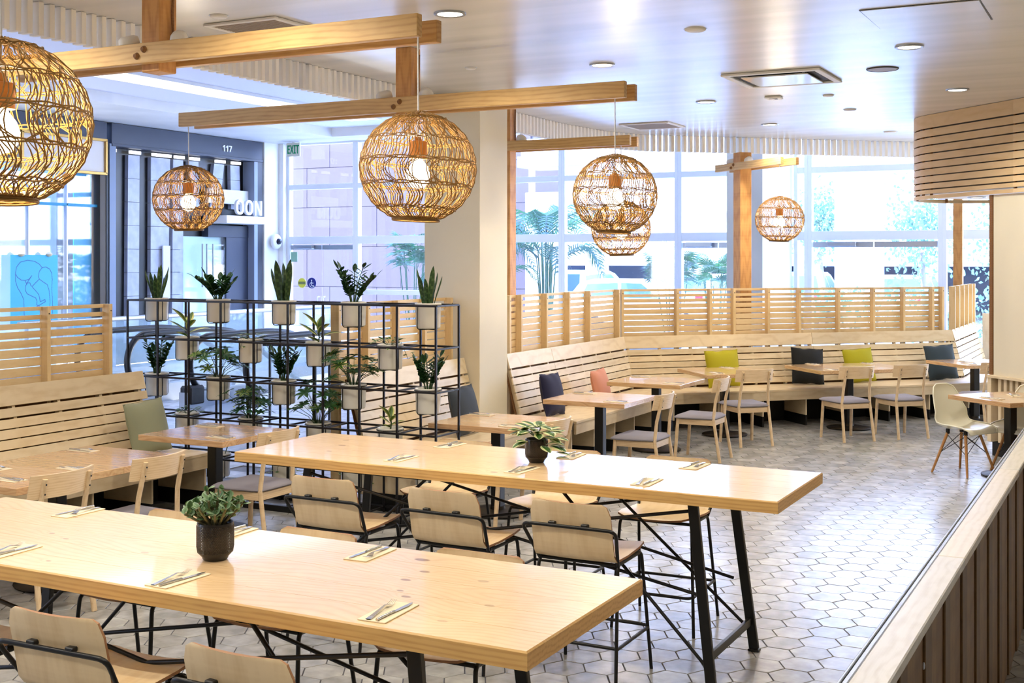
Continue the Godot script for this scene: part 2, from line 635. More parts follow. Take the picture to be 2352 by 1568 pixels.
func seen_at(a, b, y = 0.0) -> Vector3:   # where a point of the plan lies in the photograph; z is its distance
	var th = deg_to_rad(27.5)
	var x = a * cos(th) + b * sin(th)
	var d = -a * sin(th) + b * cos(th)
	return Vector3(1176.0 + 2805.0 * x / d, 595.0 + 2805.0 * (2.03 - y) / d, d)

func under_table(a, b) -> bool:
	# is this floor tile hidden behind one of the two long table tops?
	var p = seen_at(a, b)
	for t in [[-4.67, -1.54, 3.04, 3.92], [-4.62, -1.48, 5.44, 6.30]]:
		var q = PackedVector2Array()
		for c in [[t[0], t[2]], [t[1], t[2]], [t[1], t[3]], [t[0], t[3]]]:
			var e = seen_at(c[0], c[1], 0.935)
			q.append(Vector2(e.x, e.y))
		if Geometry2D.is_point_in_polygon(Vector2(p.x, p.y), q):
			return true
	return false

func build_floor():
	var f = structure("floor")
	part(f, "grout_bed", block(Vector3(11.2, 0.2, 24.0), 0.0), mat.grout, W(-1.9, 5.0, -0.104))
	var shapes = [hex_mesh(0.0), hex_mesh(0.0006), hex_mesh(0.0012)]
	var tones = [Color(0.69, 0.69, 0.68), Color(0.66, 0.655, 0.645), Color(0.72, 0.715, 0.70), Color(0.68, 0.675, 0.67), Color(0.73, 0.725, 0.71), Color(0.635, 0.63, 0.62)]
	for k in tones.size():
		var m = grained(tex.tile, Vector3(1.3, 1.3, 1.3), 0.30, Vector3.ZERO, tones[k])
		m.uv1_world_triplanar = true
		m.roughness_texture = tex.tile_gloss
		m.roughness = 0.27
		m.normal_enabled = true
		m.normal_texture = tex.wave
		m.normal_scale = 0.12
		mat["tile%d" % k] = m
	var field = mat.tile0.duplicate()
	field.albedo_color = Color(1, 1, 1)
	field.vertex_color_use_as_albedo = true
	var near = []
	var all = []
	for i in range(-33, 32):
		for j in range(-62, 60):
			var a = HEX_A0 + i * HEX * 1.5
			var b = HEX_B0 + (j + (0.5 if i % 2 != 0 else 0.0)) * HEX * sqrt(3.0)
			if a < -7.35 or a > 3.5 or b < -4.8 or b > 17.2:
				continue
			var c = [a, b, 0.0]
			var p = seen_at(a, b)
			if p.z > 1.0 and p.x > -20 and p.x < 2250 and p.y < 1590 and p.x < 1176 + (p.y - 595) * 0.97 + 230 and not under_table(a, b) and b < 13.5:
				c[2] = 1.0 / (p.z * p.z * p.z)
			all.append(c)
	all.sort_custom(func(p, q): return p[2] > q[2])
	var rest := Soup.new()
	for k in all.size():
		var c = all[k]
		if k < 300:
			part(f, "tile", shapes[rng.randi() % 3], mat["tile%d" % (rng.randi() % 6)], W(c[0], c[1]), Vector3(rng.randf_range(-0.003, 0.003), 0, rng.randf_range(-0.003, 0.003)))
		else:
			var tone = tones[rng.randi() % 6]
			rest.color = tone.srgb_to_linear()
			var o = []
			for q in 6:
				var an = TAU * q / 6.0
				o.append(Vector2(c[0], -c[1]) + Vector2(cos(an), sin(an)) * (HEX - 0.0032))
			for q in range(1, 5):
				rest.flat(Vector3(o[0].x, 0, o[0].y), Vector3(o[q].x, 0, o[q].y), Vector3(o[q + 1].x, 0, o[q + 1].y), Vector3.UP)
			for q in 6:
				var q2 = (q + 1) % 6
				var e = (o[q] + o[q2]) / 2.0 - Vector2(c[0], -c[1])
				rest.quad(Vector3(o[q].x, -0.006, o[q].y), Vector3(o[q2].x, -0.006, o[q2].y), Vector3(o[q2].x, 0, o[q2].y), Vector3(o[q].x, 0, o[q].y), Vector3(e.x, 0, e.y))
	part(f, "tile_field", rest.done(true), field).set_meta("kind", "stuff")
	# mall floor: long stone tiles around the escalator opening
	var g = structure("floor_mall")
	var bed = plain(Color(0.42, 0.43, 0.46), 0.6)
	part(g, "bed", block(Vector3(2.3, 0.2, 27.0), 0.0), bed, W(-8.66, 8.5, -0.108))
	part(g, "bed", block(Vector3(4.5, 0.2, 18.4), 0.0), bed, W(-12.06, 4.2, -0.108))
	part(g, "bed", block(Vector3(3.2, 0.2, 27.0), 0.0), bed, W(-15.9, 8.5, -0.108))
	part(g, "bed", block(Vector3(6.9, 0.2, 5.0), 0.0), bed, W(-4.06, 19.65, -0.108))
	part(g, "bed", block(Vector3(4.5, 0.2, 1.4), 0.0), bed, W(-12.06, 21.3, -0.108))
	var stone = []
	for k in 3:
		var m = grained(tex.tile, Vector3(0.9, 0.9, 0.9), 0.22, Vector3.ZERO, [Color(0.80, 0.81, 0.84), Color(0.76, 0.77, 0.80), Color(0.83, 0.83, 0.86)][k])
		m.uv1_world_triplanar = true
		stone.append(m)
	var tile = block(Vector3(0.894, 0.008, 0.294), 0.0012)
	var n = 0
	for i in range(0, 11):
		for j in range(0, 46):
			var a = -7.9 - 0.9 * i + (0.45 if j % 2 else 0.0)
			var b = 8.4 + 0.3 * j
			if a > -7.6 or (a < -9.3 and a > -14.8 and b > 13.2 and b < 20.8) or a < -17.3:
				continue
			var p = seen_at(a, b)
			if p.x > 280 and p.x < 1010 and p.y < 1110 and n < 280:
				part(g, "stone_tile", tile, stone[rng.randi() % 3], W(a, b, -0.002))
				n += 1
	var tile_b = block(Vector3(0.894, 0.008, 0.294), 0.0012)
	for i in 2:
		for j in 8:
			part(g, "stone_tile", tile_b, stone[rng.randi() % 3], W(-6.25 + 0.9 * i - 0.9 + (0.45 if j % 2 else 0.0), 8.4 + 0.3 * j, 0.004))
	# lower storey under the escalators
	part(g, "lower_floor", block(Vector3(9.0, 0.2, 14.0), 0.0), plain(Color(0.75, 0.77, 0.8), 0.4), W(-12.0, 17.0, -4.1))
	for s in [[-14.4, 17.0, 0.1, 7.6], [-9.8, 17.0, 0.1, 7.6]]:
		part(g, "opening_side", block(Vector3(s[2], 0.5, s[3]), 0.0), mat.white, W(s[0], s[1], -0.27))
	part(g, "opening_side", block(Vector3(4.5, 0.5, 0.1), 0.0), mat.white, W(-12.06, 20.7, -0.27))

# ---------------------------------------------------------------- ceilings
func build_ceiling():
	var s := Soup.new()
	var o = []
	for p in [[3.2, -5.0], [3.2, 22.0], [-1.5, 22.0], [-1.5, 18.75], [-5.85, 14.85], [-6.12, 14.2], [-6.22, 13.2], [-6.22, -5.0]]:
		o.append(Vector2(p[0], -p[1]))
	s.prism(o, 3.64, 4.70)
	var c = slab("ceiling", s.done(), mat.ceiling)
	c.set_meta("label", "satin off white restaurant ceiling mirroring the bright windows")
	var roof = structure("ceiling_mall")
	part(roof, "panel", block(Vector3(21.2, 0.3, 27.4), 0.0), mat.mall_ceiling, W(-7.3, 8.5, 4.93))
	var sof = structure("ceiling_soffit")
	part(sof, "soffit", block(Vector3(2.4, 0.2, 27.0), 0.0), mat.white, W(-16.4, 8.5, 4.70))
	part(sof, "soffit", block(Vector3(11.0, 0.2, 1.0), 0.0), mat.white, W(-12.0, 21.5, 4.70))
	for q in [[-13.5, 16.1, 0.7, 7.4], [-11.45, 10.6, 0.5, 2.4], [-13.5, 3.0, 0.7, 8.0]]:
		var t = thing("light_trough", "long glowing white light trough in the mall ceiling" + (" over the escalators" if q[1] > 15 else " close to the batten fringe" if q[0] > -12 else " by the blue poster"), "ceiling light", W(q[0], q[1], 4.779))
		part(t, "diffuser", block(Vector3(q[2] - 0.04, 0.02, q[3] - 0.04), 0.0), glowing(Color(0.96, 0.97, 1.0), 1.6), Vector3(0, -0.035, 0))
		for sx in [-1, 1]:
			part(t, "rim", block(Vector3(0.03, 0.05, q[3]), 0.002), mat.white, Vector3(sx * (q[2] / 2 - 0.0), -0.025, 0))
	# fringe of white battens along the ceiling's edge
	var fringe = thing("batten_fringe", "fringe of white vertical battens hanging along the ceiling edge", "ceiling trim", W(-6.22, 13.2, 3.64))
	var line = [Vector2(-6.18, 3.6), Vector2(-6.18, 13.2), Vector2(-6.07, 14.2), Vector2(-5.8, 14.82), Vector2(-2.1, 18.14)]
	var bat = block(Vector3(0.04, 0.21, 0.085), 0.002)
	var left_over = 0.0
	for k in line.size() - 1:
		var d = line[k + 1] - line[k]
		var dist = left_over
		while dist < d.length():
			var p = line[k] + d.normalized() * dist
			part(fringe, "batten", bat, mat.batten, W(p.x, p.y, 3.533) - fringe.position, Vector3(0, yaw_along(d.x, d.y), 0))
			dist += 0.0865
		left_over = dist - d.length()

# ---------------------------------------------------------------- walls
func wall_between(called, a0, b0, a1, b1, y0, y1, thick, m) -> MeshInstance3D:
	var d = Vector2(a1 - a0, b1 - b0)
	return slab(called, block(Vector3(d.length(), y1 - y0, thick), 0.0), m, W((a0 + a1) / 2, (b0 + b1) / 2, (y0 + y1) / 2), yaw_along(d.x, d.y))

func build_walls():
	wall_between("wall_right", 3.3, -5.0, 3.3, 22.0, 0.0, 4.8, 0.2, mat.cream)
	wall_between("wall_back", -17.6, -5.1, 3.4, -5.1, 0.0, 4.8, 0.2, mat.cream)
	# the two square columns
	var c1 = slab("wall_column", block(Vector3(0.62, 4.7, 0.57), 0.004), mat.cream, W(-5.99, 10.525, 2.35))
	c1.set_meta("label", "cream square column between the plant stand and the right bench")
	var c2 = slab("wall_column", block(Vector3(0.62, 4.7, 1.9), 0.004), mat.sage_wall, W(-6.01, 20.95, 2.35))
	c2.set_meta("label", "pale square column behind the wooden post")
	# the angled wall at the right with its slatted wainscot
	var wr = structure("wall_angled", W(-1.45, 13.5), yaw_along(1, -1))
	part(wr, "plaster", block(Vector3(3.4, 1.86, 0.12), 0.002), mat.cream, Vector3(1.73, 1.765, -0.02 - 0.06))
	part(wr, "edge_trim", block(Vector3(0.05, 1.86, 0.14), 0.003), mat.fir_dark, Vector3(0.0, 1.765, -0.08))
	part(wr, "cap", block(Vector3(3.45, 0.03, 0.16), 0.003), mat.birch_x, Vector3(1.7, 0.82, -0.06))
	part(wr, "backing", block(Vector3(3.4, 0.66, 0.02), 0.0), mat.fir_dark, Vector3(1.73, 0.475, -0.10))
	part(wr, "end_board", block(Vector3(0.06, 0.66, 0.14), 0.003), mat.birch_y, Vector3(0.0, 0.475, -0.06))
	for k in 14:
		part(wr, "slat", block(Vector3(0.045, 0.66, 0.05), 0.003), mat.birch_y, Vector3(0.12 + 0.085 * k, 0.475, -0.045))
	part(wr, "plinth", block(Vector3(3.42, 0.145, 0.1), 0.0), mat.plinth, Vector3(1.71, 0.0725, -0.08))

func far_a(px) -> float:      # place along the window wall
	var k = (px - 1176.0) / 2805.0
	return 22.0 * (0.887 * k - 0.4617) / (0.4617 * k + 0.887)

func build_window_wall():
	# glazed wall at b = 22: mullions, transoms, panes
	var bays = [[-17.1, -15.25], [-15.25, -12.8], [-12.8, -10.31], [-10.31, -7.88], [-7.88, -6.33], [-5.68, -5.42], [-5.42, -3.12], [-3.12, -1.0], [-1.0, 1.1], [1.1, 3.2]]
	var n = 0
	for bay in bays:
		n += 1
		var w = structure("window_%d" % n, W((bay[0] + bay[1]) / 2, 22.0))
		var width = bay[1] - bay[0]
		for s in [-1, 1]:
			part(w, "mullion", block(Vector3(0.07, 4.66, 0.14), 0.004), mat.frame, Vector3(s * (width / 2 - 0.035), 2.33, 0))
		var ys = [2.45, 3.63, 4.62]
		for k in 3:
			part(w, "transom", block(Vector3(width - 0.14, 0.16 if k == 0 else 0.11, 0.14), 0.004), mat.frame, Vector3(0, ys[k], 0))
		part(w, "pane", block(Vector3(width - 0.14, 1.05, 0.012), 0.0), mat.glass, Vector3(0, 3.05, 0))
		part(w, "pane", block(Vector3(width - 0.14, 0.9, 0.012), 0.0), mat.glass, Vector3(0, 4.12, 0))
		if n == 1 or n == 5 or n == 7:
			# pair of glass doors
			var leaf = (width - 0.14) / 2.0
			part(w, "door_closer", block(Vector3(0.5, 0.09, 0.1), 0.01), mat.brushed, Vector3(-leaf * 0.5, 2.30, 0.1))
			for s in [-1, 1]:
				part(w, "pane", block(Vector3(leaf - 0.02, 2.15, 0.012), 0.0), mat.glass, Vector3(s * leaf / 2, 1.18, 0))
				part(w, "door_rail", block(Vector3(leaf - 0.02, 0.1, 0.05), 0.004), mat.brushed, Vector3(s * leaf / 2, 2.29, 0))
				part(w, "door_rail", block(Vector3(leaf - 0.02, 0.12, 0.05), 0.004), mat.brushed, Vector3(s * leaf / 2, 0.06, 0))
				part(w, "door_handle", rod(rounded([Vector3(s * 0.08, 0.82, 0.01), Vector3(s * 0.08, 0.82, 0.08), Vector3(s * 0.08, 1.2, 0.08), Vector3(s * 0.08, 1.2, 0.01)], 0.03), 0.014, 8), mat.frame)
			if n == 1:
				var sign_ = part(w, "access_sign", turned([Vector2(0, 0), Vector2(0.12, 0), Vector2(0.12, 0.004), Vector2(0, 0.004)], 20), plain(Color(0.05, 0.09, 0.45), 0.5), Vector3(-0.28, 1.50, 0.012), Vector3(PI / 2, 0, 0))
				var wc := Soup.new()
				wc.box(Vector3(0, 0, 0), Vector3(0.018, 0.10, 0.003))
				wc.box(Vector3(0, 0.07, 0), Vector3(0.03, 0.03, 0.003))
				wc.box(Vector3(0.025, 0.01, 0), Vector3(0.05, 0.016, 0.003))
				wc.box(Vector3(0.03, -0.045, 0), Vector3(0.06, 0.016, 0.003))
				wc.box(Vector3(0.065, -0.07, 0), Vector3(0.016, 0.05, 0.003), Basis(Vector3.BACK, 0.3))
				var arc = []
				for k in 9:
					var an = deg_to_rad(110 + 26 * k)
					arc.append(Vector3(cos(an) * 0.055 + 0.005, sin(an) * 0.055 - 0.03, 0))
				wc.tube(arc, 0.007, 5)
				part(w, "wheelchair_symbol", wc.done(), mat.frame, Vector3(-0.28, 1.49, 0.02))
				part(w, "door_sticker", turned([Vector2(0, 0), Vector2(0.11, 0), Vector2(0.11, 0.003), Vector2(0, 0.003)], 18), plain(Color(0.86, 0.83, 0.25), 0.6), Vector3(-0.55, 1.50, 0.012), Vector3(PI / 2, 0, 0))
				part(w, "sticker_band", block(Vector3(0.2, 0.06, 0.004), 0.0), plain(Color(0.45, 0.47, 0.25), 0.6), Vector3(-0.55, 1.50, 0.016))
				part(w, "notice", block(Vector3(0.17, 0.22, 0.006), 0.0), plain(Color(0.55, 0.72, 0.62), 0.6), Vector3(-0.76, 2.08, 0.02))
				part(w, "handle_plate", turned([Vector2(0, 0), Vector2(0.11, 0), Vector2(0.11, 0.005), Vector2(0, 0.005)], 18), mat.frame, Vector3(0.2, 0.95, 0.012), Vector3(PI / 2, 0, 0))
		else:
			part(w, "transom", block(Vector3(width - 0.14, 0.1, 0.14), 0.004), mat.frame, Vector3(0, 1.32 if n == 2 else 0.3, 0))
			part(w, "pane", block(Vector3(width - 0.14, 2.3, 0.012), 0.0), mat.glass, Vector3(0, 1.22, -0.01))
	wall_between("wall_entrance", -17.4, 21.95, -17.1, 21.95, 0.0, 4.7, 0.3, mat.white)
	# white return wall between the dark shop front and the entrance doors
	wall_between("wall_return", -17.35, 21.3, -17.35, 21.9, 0.0, 4.65, 0.25, mat.white)
	var cam = thing("security_camera", "white dome security camera beside the entrance doors", "camera", W(-17.16, 21.6, 2.42))
	part(cam, "housing", turned([Vector2(0, -0.02), Vector2(0.17, 0), Vector2(0.17, 0.04), Vector2(0.12, 0.08), Vector2(0, 0.09)], 18), mat.white, Vector3.ZERO, Vector3(0, 0, -PI / 2))
	part(cam, "dome", turned([Vector2(0.07, 0), Vector2(0.06, 0.04), Vector2(0.03, 0.065), Vector2(0, 0.07)], 14), plain(Color(0.1, 0.11, 0.2), 0.1), Vector3(0.085, 0, 0), Vector3(0, 0, -PI / 2))
	# EXIT sign hanging in front of the doors
	var ex = thing("exit_sign", "EXIT sign with green letters on a white plate above the entrance doors", "sign", W(-16.62, 21.55, 4.60))
	part(ex, "plate", block(Vector3(0.36, 0.30, 0.04), 0.004), plain(Color(0.86, 0.85, 0.78), 0.5), Vector3(0, -0.17, 0))
	part(ex, "hanger", block(Vector3(0.05, 0.03, 0.03), 0.0), mat.frame, Vector3(0, -0.005, 0))
	letter_row(ex, "EXIT", 0.15, 0.008, plain(Color(0.05, 0.55, 0.35), 0.5), Vector3(0, -0.17, 0.022), Vector2(0.75, 1.25))

func letter_row(parent, words, high, deep, m, at, stretch):
	var f := SystemFont.new()
	f.font_names = PackedStringArray(["Droid Sans"])
	f.font_weight = 700
	var px = high / 46.0
	var wide = []
	var total = 0.0
	for ch in words:
		var w = f.get_string_size(ch, HORIZONTAL_ALIGNMENT_LEFT, -1, 64).x * px * stretch.x
		wide.append(w)
		total += w
	var x = -total / 2.0
	for k in words.length():
		part(parent, "letter_" + words[k].to_lower() if not words[k].is_valid_int() else "digit", lettering(words[k], high, deep), m, at + Vector3(x + wide[k] / 2, 0, 0), Vector3.ZERO, Vector3(stretch.x, stretch.y, 1))
		x += wide[k]

func lettering(words, high, deep, bold = 700) -> TextMesh:
	var f := SystemFont.new()
	f.font_names = PackedStringArray(["Droid Sans"])
	f.font_weight = bold
	var t := TextMesh.new()
	t.font = f
	t.text = words
	t.font_size = 64
	t.pixel_size = high / 46.0
	t.depth = deep
	t.curve_step = 2.0
	return t

# ---------------------------------------------------------------- the mall beyond the fringe
func front_b(px) -> float:     # place along the shop fronts at a = -17.4
	var k = (px - 1176.0) / 2805.0
	return 17.4 * (0.887 + 0.4617 * k) / (0.4617 - 0.887 * k)

func build_mall():
	wall_between("wall_shops", -18.9, -5.0, -18.9, 22.0, 0.0, 4.8, 0.2, plain(Color(0.55, 0.57, 0.6), 0.7))
	# striped shop front, number 117
	var b0 = front_b(243)
	var b1 = front_b(591)
	var s = thing("striped_shop_front", "shop front of black and grey stone stripes with number 117", "shop front", W(-17.4, b0), yaw_along(0, 1))
	var L = b1 - b0
	var grey = grained(tex.stone, Vector3(0.7, 0.7, 0.7), 0.35)
	var slate = plain(Color(0.20, 0.22, 0.28), 0.4)
	part(s, "fascia", block(Vector3(L, 0.42, 0.3), 0.004), slate, Vector3(L / 2, 4.38, 0))
	part(s, "fascia_lip", block(Vector3(L, 0.05, 0.34), 0.004), slate, Vector3(L / 2, 4.18, 0))
	letter_row(s, "117", 0.13, 0.02, plain(Color(0.95, 0.95, 0.97), 0.5), Vector3(front_b(508) - b0, 4.36, 0.16), Vector2(1, 1))
	part(s, "jamb", block(Vector3(0.16, 4.2, 0.3), 0.003), plain(Color(0.48, 0.53, 0.62), 0.5), Vector3(0.03, 2.1, 0))
	part(s, "end_jamb", block(Vector3(0.18, 4.2, 0.3), 0.003), plain(Color(0.10, 0.11, 0.16), 0.4), Vector3(L - 0.09, 2.1, 0))
	part(s, "end_reveal", block(Vector3(0.12, 4.1, 0.32), 0.003), plain(Color(0.52, 0.56, 0.64), 0.5), Vector3(L - 0.24, 2.1, 0))
	part(s, "backing", block(Vector3(L, 4.2, 0.05), 0.0), plain(Color(0.035, 0.035, 0.045), 0.3), Vector3(L / 2, 2.1, -0.2))
	# grey stripes: pixel columns of their two top and two bottom corners
	var stripes = [[256, 272, 254, 270], [302, 328, 299, 326], [354, 398, 353, 392], [405, 428, 402, 428], [441, 463, 444, 466], [499, 522, 489, 512], [536, 557, 538, 560]]
	for q in stripes:
		var t0 = front_b(q[0]) - b0; var t1 = front_b(q[1]) - b0
		var u0 = front_b(q[2]) - b0; var u1 = front_b(q[3]) - b0
		var rows = 8 if q[0] < 440 else 3
		var low = 0.4 if q[0] < 400 else 2.75 if q[0] < 440 else 3.1
		low = 0.4 if q[0] < 440 else low
		for r in rows:
			var f0 = float(r) / rows; var f1 = float(r + 1) / rows
			var y0 = lerpf(low, 4.05, f0) + 0.004; var y1 = lerpf(low, 4.05, f1) - 0.004
			var so := Soup.new()
			var p = [Vector3(lerpf(u0, t0, f0), y0, 0), Vector3(lerpf(u1, t1, f0), y0, 0), Vector3(lerpf(u1, t1, f1), y1, 0), Vector3(lerpf(u0, t0, f1), y1, 0)]
			var z = Vector3(0, 0, 0.09)
			so.quad(p[0] + z, p[1] + z, p[2] + z, p[3] + z, Vector3.BACK)
			so.quad(p[0], p[1], p[1] + z, p[0] + z, Vector3.DOWN)
			so.quad(p[3], p[2], p[2] + z, p[3] + z, Vector3.UP)
			so.quad(p[0], p[3], p[3] + z, p[0] + z, Vector3.LEFT)
			so.quad(p[1], p[2], p[2] + z, p[1] + z, Vector3.RIGHT)
			part(s, "stone_panel", so.done(), grey, Vector3(0, 0, -0.175))
		part(s, "stripe_lamp", block(Vector3(t1 - t0 - 0.02, 0.06, 0.05), 0.0), glowing(Color(1, 1, 1), 1.4), Vector3((t0 + t1) / 2, 4.10, -0.06))
	# white canopy with letters, glass doors under it
	var c0 = front_b(478) - b0
	var c1 = L - 0.3
	part(s, "canopy", block(Vector3(c1 - c0, 0.16, 0.6), 0.004), mat.white, Vector3((c0 + c1) / 2, 2.86, 0.2))
	part(s, "sign_band", block(Vector3(c1 - c0, 0.3, 0.1), 0.004), mat.white, Vector3((c0 + c1) / 2, 3.36, -0.05))
	letter_row(s, "OON", 0.30, 0.06, plain(Color(0.93, 0.94, 0.96), 0.4), Vector3(front_b(541) - b0, 3.12, 0.35), Vector2(0.95, 1.05))
	part(s, "lintel", block(Vector3(c1 - c0, 0.25, 0.2), 0.003), slate, Vector3((c0 + c1) / 2, 2.62, -0.1))
	part(s, "dark_door", block(Vector3(1.0, 2.5, 0.08), 0.003), slate, Vector3(front_b(556) - b0, 1.25, -0.05))
	part(s, "glass_door", block(Vector3(front_b(520) - front_b(428), 2.5, 0.02), 0.0), mat.glass, Vector3((front_b(520) + front_b(428)) / 2 - b0, 1.25, -0.05))
	part(s, "shop_interior", block(Vector3(front_b(520) - front_b(425), 2.5, 0.04), 0.0), plain(Color(0.78, 0.90, 0.90), 0.6), Vector3((front_b(520) + front_b(425)) / 2 - b0, 1.25, -0.16))
	for k in 3:
		var hb = front_b([461, 471, 485][k]) - b0
		part(s, "door_pull", rod([Vector3(hb, 1.45, 0.05), Vector3(hb, 2.35, 0.05)], 0.02, 6), mat.brushed)
	part(s, "poster_case", block(Vector3(0.2, 1.1, 0.04), 0.003), plain(Color(0.85, 0.87, 0.92), 0.5), Vector3(front_b(384) - b0, 1.75, -0.03))
	# left shop: glass front, gilt sign box, turquoise panels
	var e0 = front_b(-260)
	var e1 = front_b(232)
	var g = thing("glass_shop_front", "glass shop front with a turquoise window poster and gilt framed sign box", "shop front", W(-17.4, e0), yaw_along(0, 1))
	var M = e1 - e0
	var bronze = plain(Color(0.28, 0.24, 0.19), 0.5, 0.3)
	part(g, "post", block(Vector3(0.14, 4.2, 0.24), 0.003), bronze, Vector3(M - 0.07, 2.1, 0))
	part(g, "end_post", block(Vector3(0.07, 4.2, 0.26), 0.003), mat.black, Vector3(M + 0.04, 2.1, 0))
	for k in 4:
		part(g, "mullion", block(Vector3(0.03, 3.6, 0.1), 0.002), mat.brushed, Vector3(front_b([-190, -85, 62, 150][k]) - e0, 1.8, 0))
	part(g, "bulkhead", block(Vector3(M, 0.42, 0.3), 0.004), slate, Vector3(M / 2, 4.38, 0))
	part(g, "bulkhead", block(Vector3(M, 0.46, 0.2), 0.0), plain(Color(0.55, 0.57, 0.62), 0.6), Vector3(M / 2, 3.94, -0.05))
	part(g, "transom", block(Vector3(M, 0.05, 0.1), 0.002), plain(Color(0.12, 0.55, 0.72), 0.5), Vector3(M / 2, 3.02, 0.0))
	part(g, "pane", block(Vector3(M - 0.2, 3.7, 0.02), 0.0), mat.glass, Vector3(M / 2, 1.87, 0))
	part(g, "turquoise_panel", block(Vector3(0.42, 3.3, 0.02), 0.0), plain(Color(0.10, 0.62, 0.82), 0.5), Vector3(M - 0.40, 2.0, -0.06))
	part(g, "shop_interior", block(Vector3(M, 3.8, 0.06), 0.0), grained(tex.plaster, Vector3(0.4, 0.4, 0.4), 0.7, Vector3.ZERO, Color(0.78, 0.86, 0.92)), Vector3(M / 2, 1.9, -1.2))
	part(g, "white_shelf", block(Vector3(1.3, 0.35, 0.3), 0.01), mat.white, Vector3(front_b(40) - e0, 2.35, -0.8))
	part(g, "white_shelf", block(Vector3(0.8, 0.3, 0.3), 0.01), mat.white, Vector3(front_b(160) - e0, 1.0, -0.8))
	var sg = part(g, "sign_box", block(Vector3(1.9, 0.62, 0.3), 0.004), plain(Color(0.86, 0.83, 0.80), 0.6), Vector3(front_b(222) - e0 - 0.98, 3.92, 0.1))
	for fr in [[0, 0.31, 1.94, 0.05], [0, -0.31, 1.94, 0.05], [0.95, 0, 0.05, 0.62], [-0.95, 0, 0.05, 0.62]]:
		part(sg, "gilt_frame", block(Vector3(fr[2], fr[3], 0.06), 0.004), plain(Color(0.70, 0.55, 0.28), 0.35, 0.6), Vector3(fr[0], fr[1], 0.16))
	var ps = thing("window_poster", "turquoise poster with a dark blue line drawing in the shop window", "poster", W(-17.28, front_b(68), 1.48), yaw_along(0, 1))
	part(ps, "sheet", poster_sheet(1.02, 1.25), poster_material())
	for k in 2:
		part(ps, "clip", turned([Vector2(0, -0.04), Vector2(0.05, -0.02), Vector2(0.06, 0.01), Vector2(0.03, 0.04), Vector2(0, 0.045)], 10), plain(Color(0.9, 0.84, 0.72), 0.6), Vector3(-0.3 + 0.6 * k, 0.63, 0.02))
	build_escalators()

func poster_sheet(w, h) -> ArrayMesh:
	var s := Soup.new()
	s.quad_uv(Vector3(-w / 2, -h / 2, 0.004), Vector3(w / 2, -h / 2, 0.004), Vector3(w / 2, h / 2, 0.004), Vector3(-w / 2, h / 2, 0.004), Vector3.BACK, Vector2(0, 1), Vector2(1, 1), Vector2(1, 0), Vector2(0, 0))
	s.box(Vector3(0, 0, 0), Vector3(w, h, 0.006))
	return s.done(false, true)

func poster_material() -> StandardMaterial3D:
	var w = 256
	var h = 314
	var im := Image.create(w, h, false, Image.FORMAT_RGB8)
	im.fill(Color(0.22, 0.70, 0.90))
	var pen = Color(0.06, 0.36, 0.60)
	var lines = [
		[[0.10, 0.25], [0.12, 0.17], [0.20, 0.10], [0.35, 0.075], [0.50, 0.09], [0.60, 0.13], [0.66, 0.18], [0.74, 0.17], [0.82, 0.20], [0.87, 0.26], [0.88, 0.35], [0.87, 0.48], [0.88, 0.60], [0.89, 0.78], [0.86, 0.95]],
		[[0.10, 0.26], [0.14, 0.31], [0.22, 0.35], [0.30, 0.355], [0.38, 0.34], [0.44, 0.29]],
		[[0.30, 0.36], [0.33, 0.40], [0.42, 0.31]],
		[[0.10, 0.27], [0.10, 0.36], [0.14, 0.45], [0.22, 0.54], [0.27, 0.62], [0.28, 0.80], [0.29, 0.95]],
		[[0.66, 0.18], [0.60, 0.23], [0.58, 0.30], [0.60, 0.34], [0.68, 0.38], [0.77, 0.42], [0.81, 0.50], [0.83, 0.65], [0.82, 0.85]],
		[[0.60, 0.34], [0.52, 0.39], [0.45, 0.44], [0.42, 0.43], [0.40, 0.39], [0.35, 0.39], [0.31, 0.43], [0.30, 0.49], [0.34, 0.54], [0.42, 0.57], [0.52, 0.60], [0.55, 0.65], [0.54, 0.70], [0.60, 0.72]],
		[[0.45, 0.45], [0.52, 0.50], [0.59, 0.56], [0.62, 0.66], [0.72, 0.63], [0.73, 0.66], [0.62, 0.70], [0.50, 0.74]]]
	for l in lines:
		for k in l.size() - 1:
			var p = Vector2(l[k][0] * w, l[k][1] * h)
			var q = Vector2(l[k + 1][0] * w, l[k + 1][1] * h)
			var steps = int(p.distance_to(q)) + 1
			for j in steps + 1:
				var r = p.lerp(q, float(j) / steps)
				im.fill_rect(Rect2i(int(r.x) - 1, int(r.y) - 1, 3, 3), pen)
	var m := StandardMaterial3D.new()
	m.albedo_texture = ImageTexture.create_from_image(im)
	m.roughness = 0.5
	return m

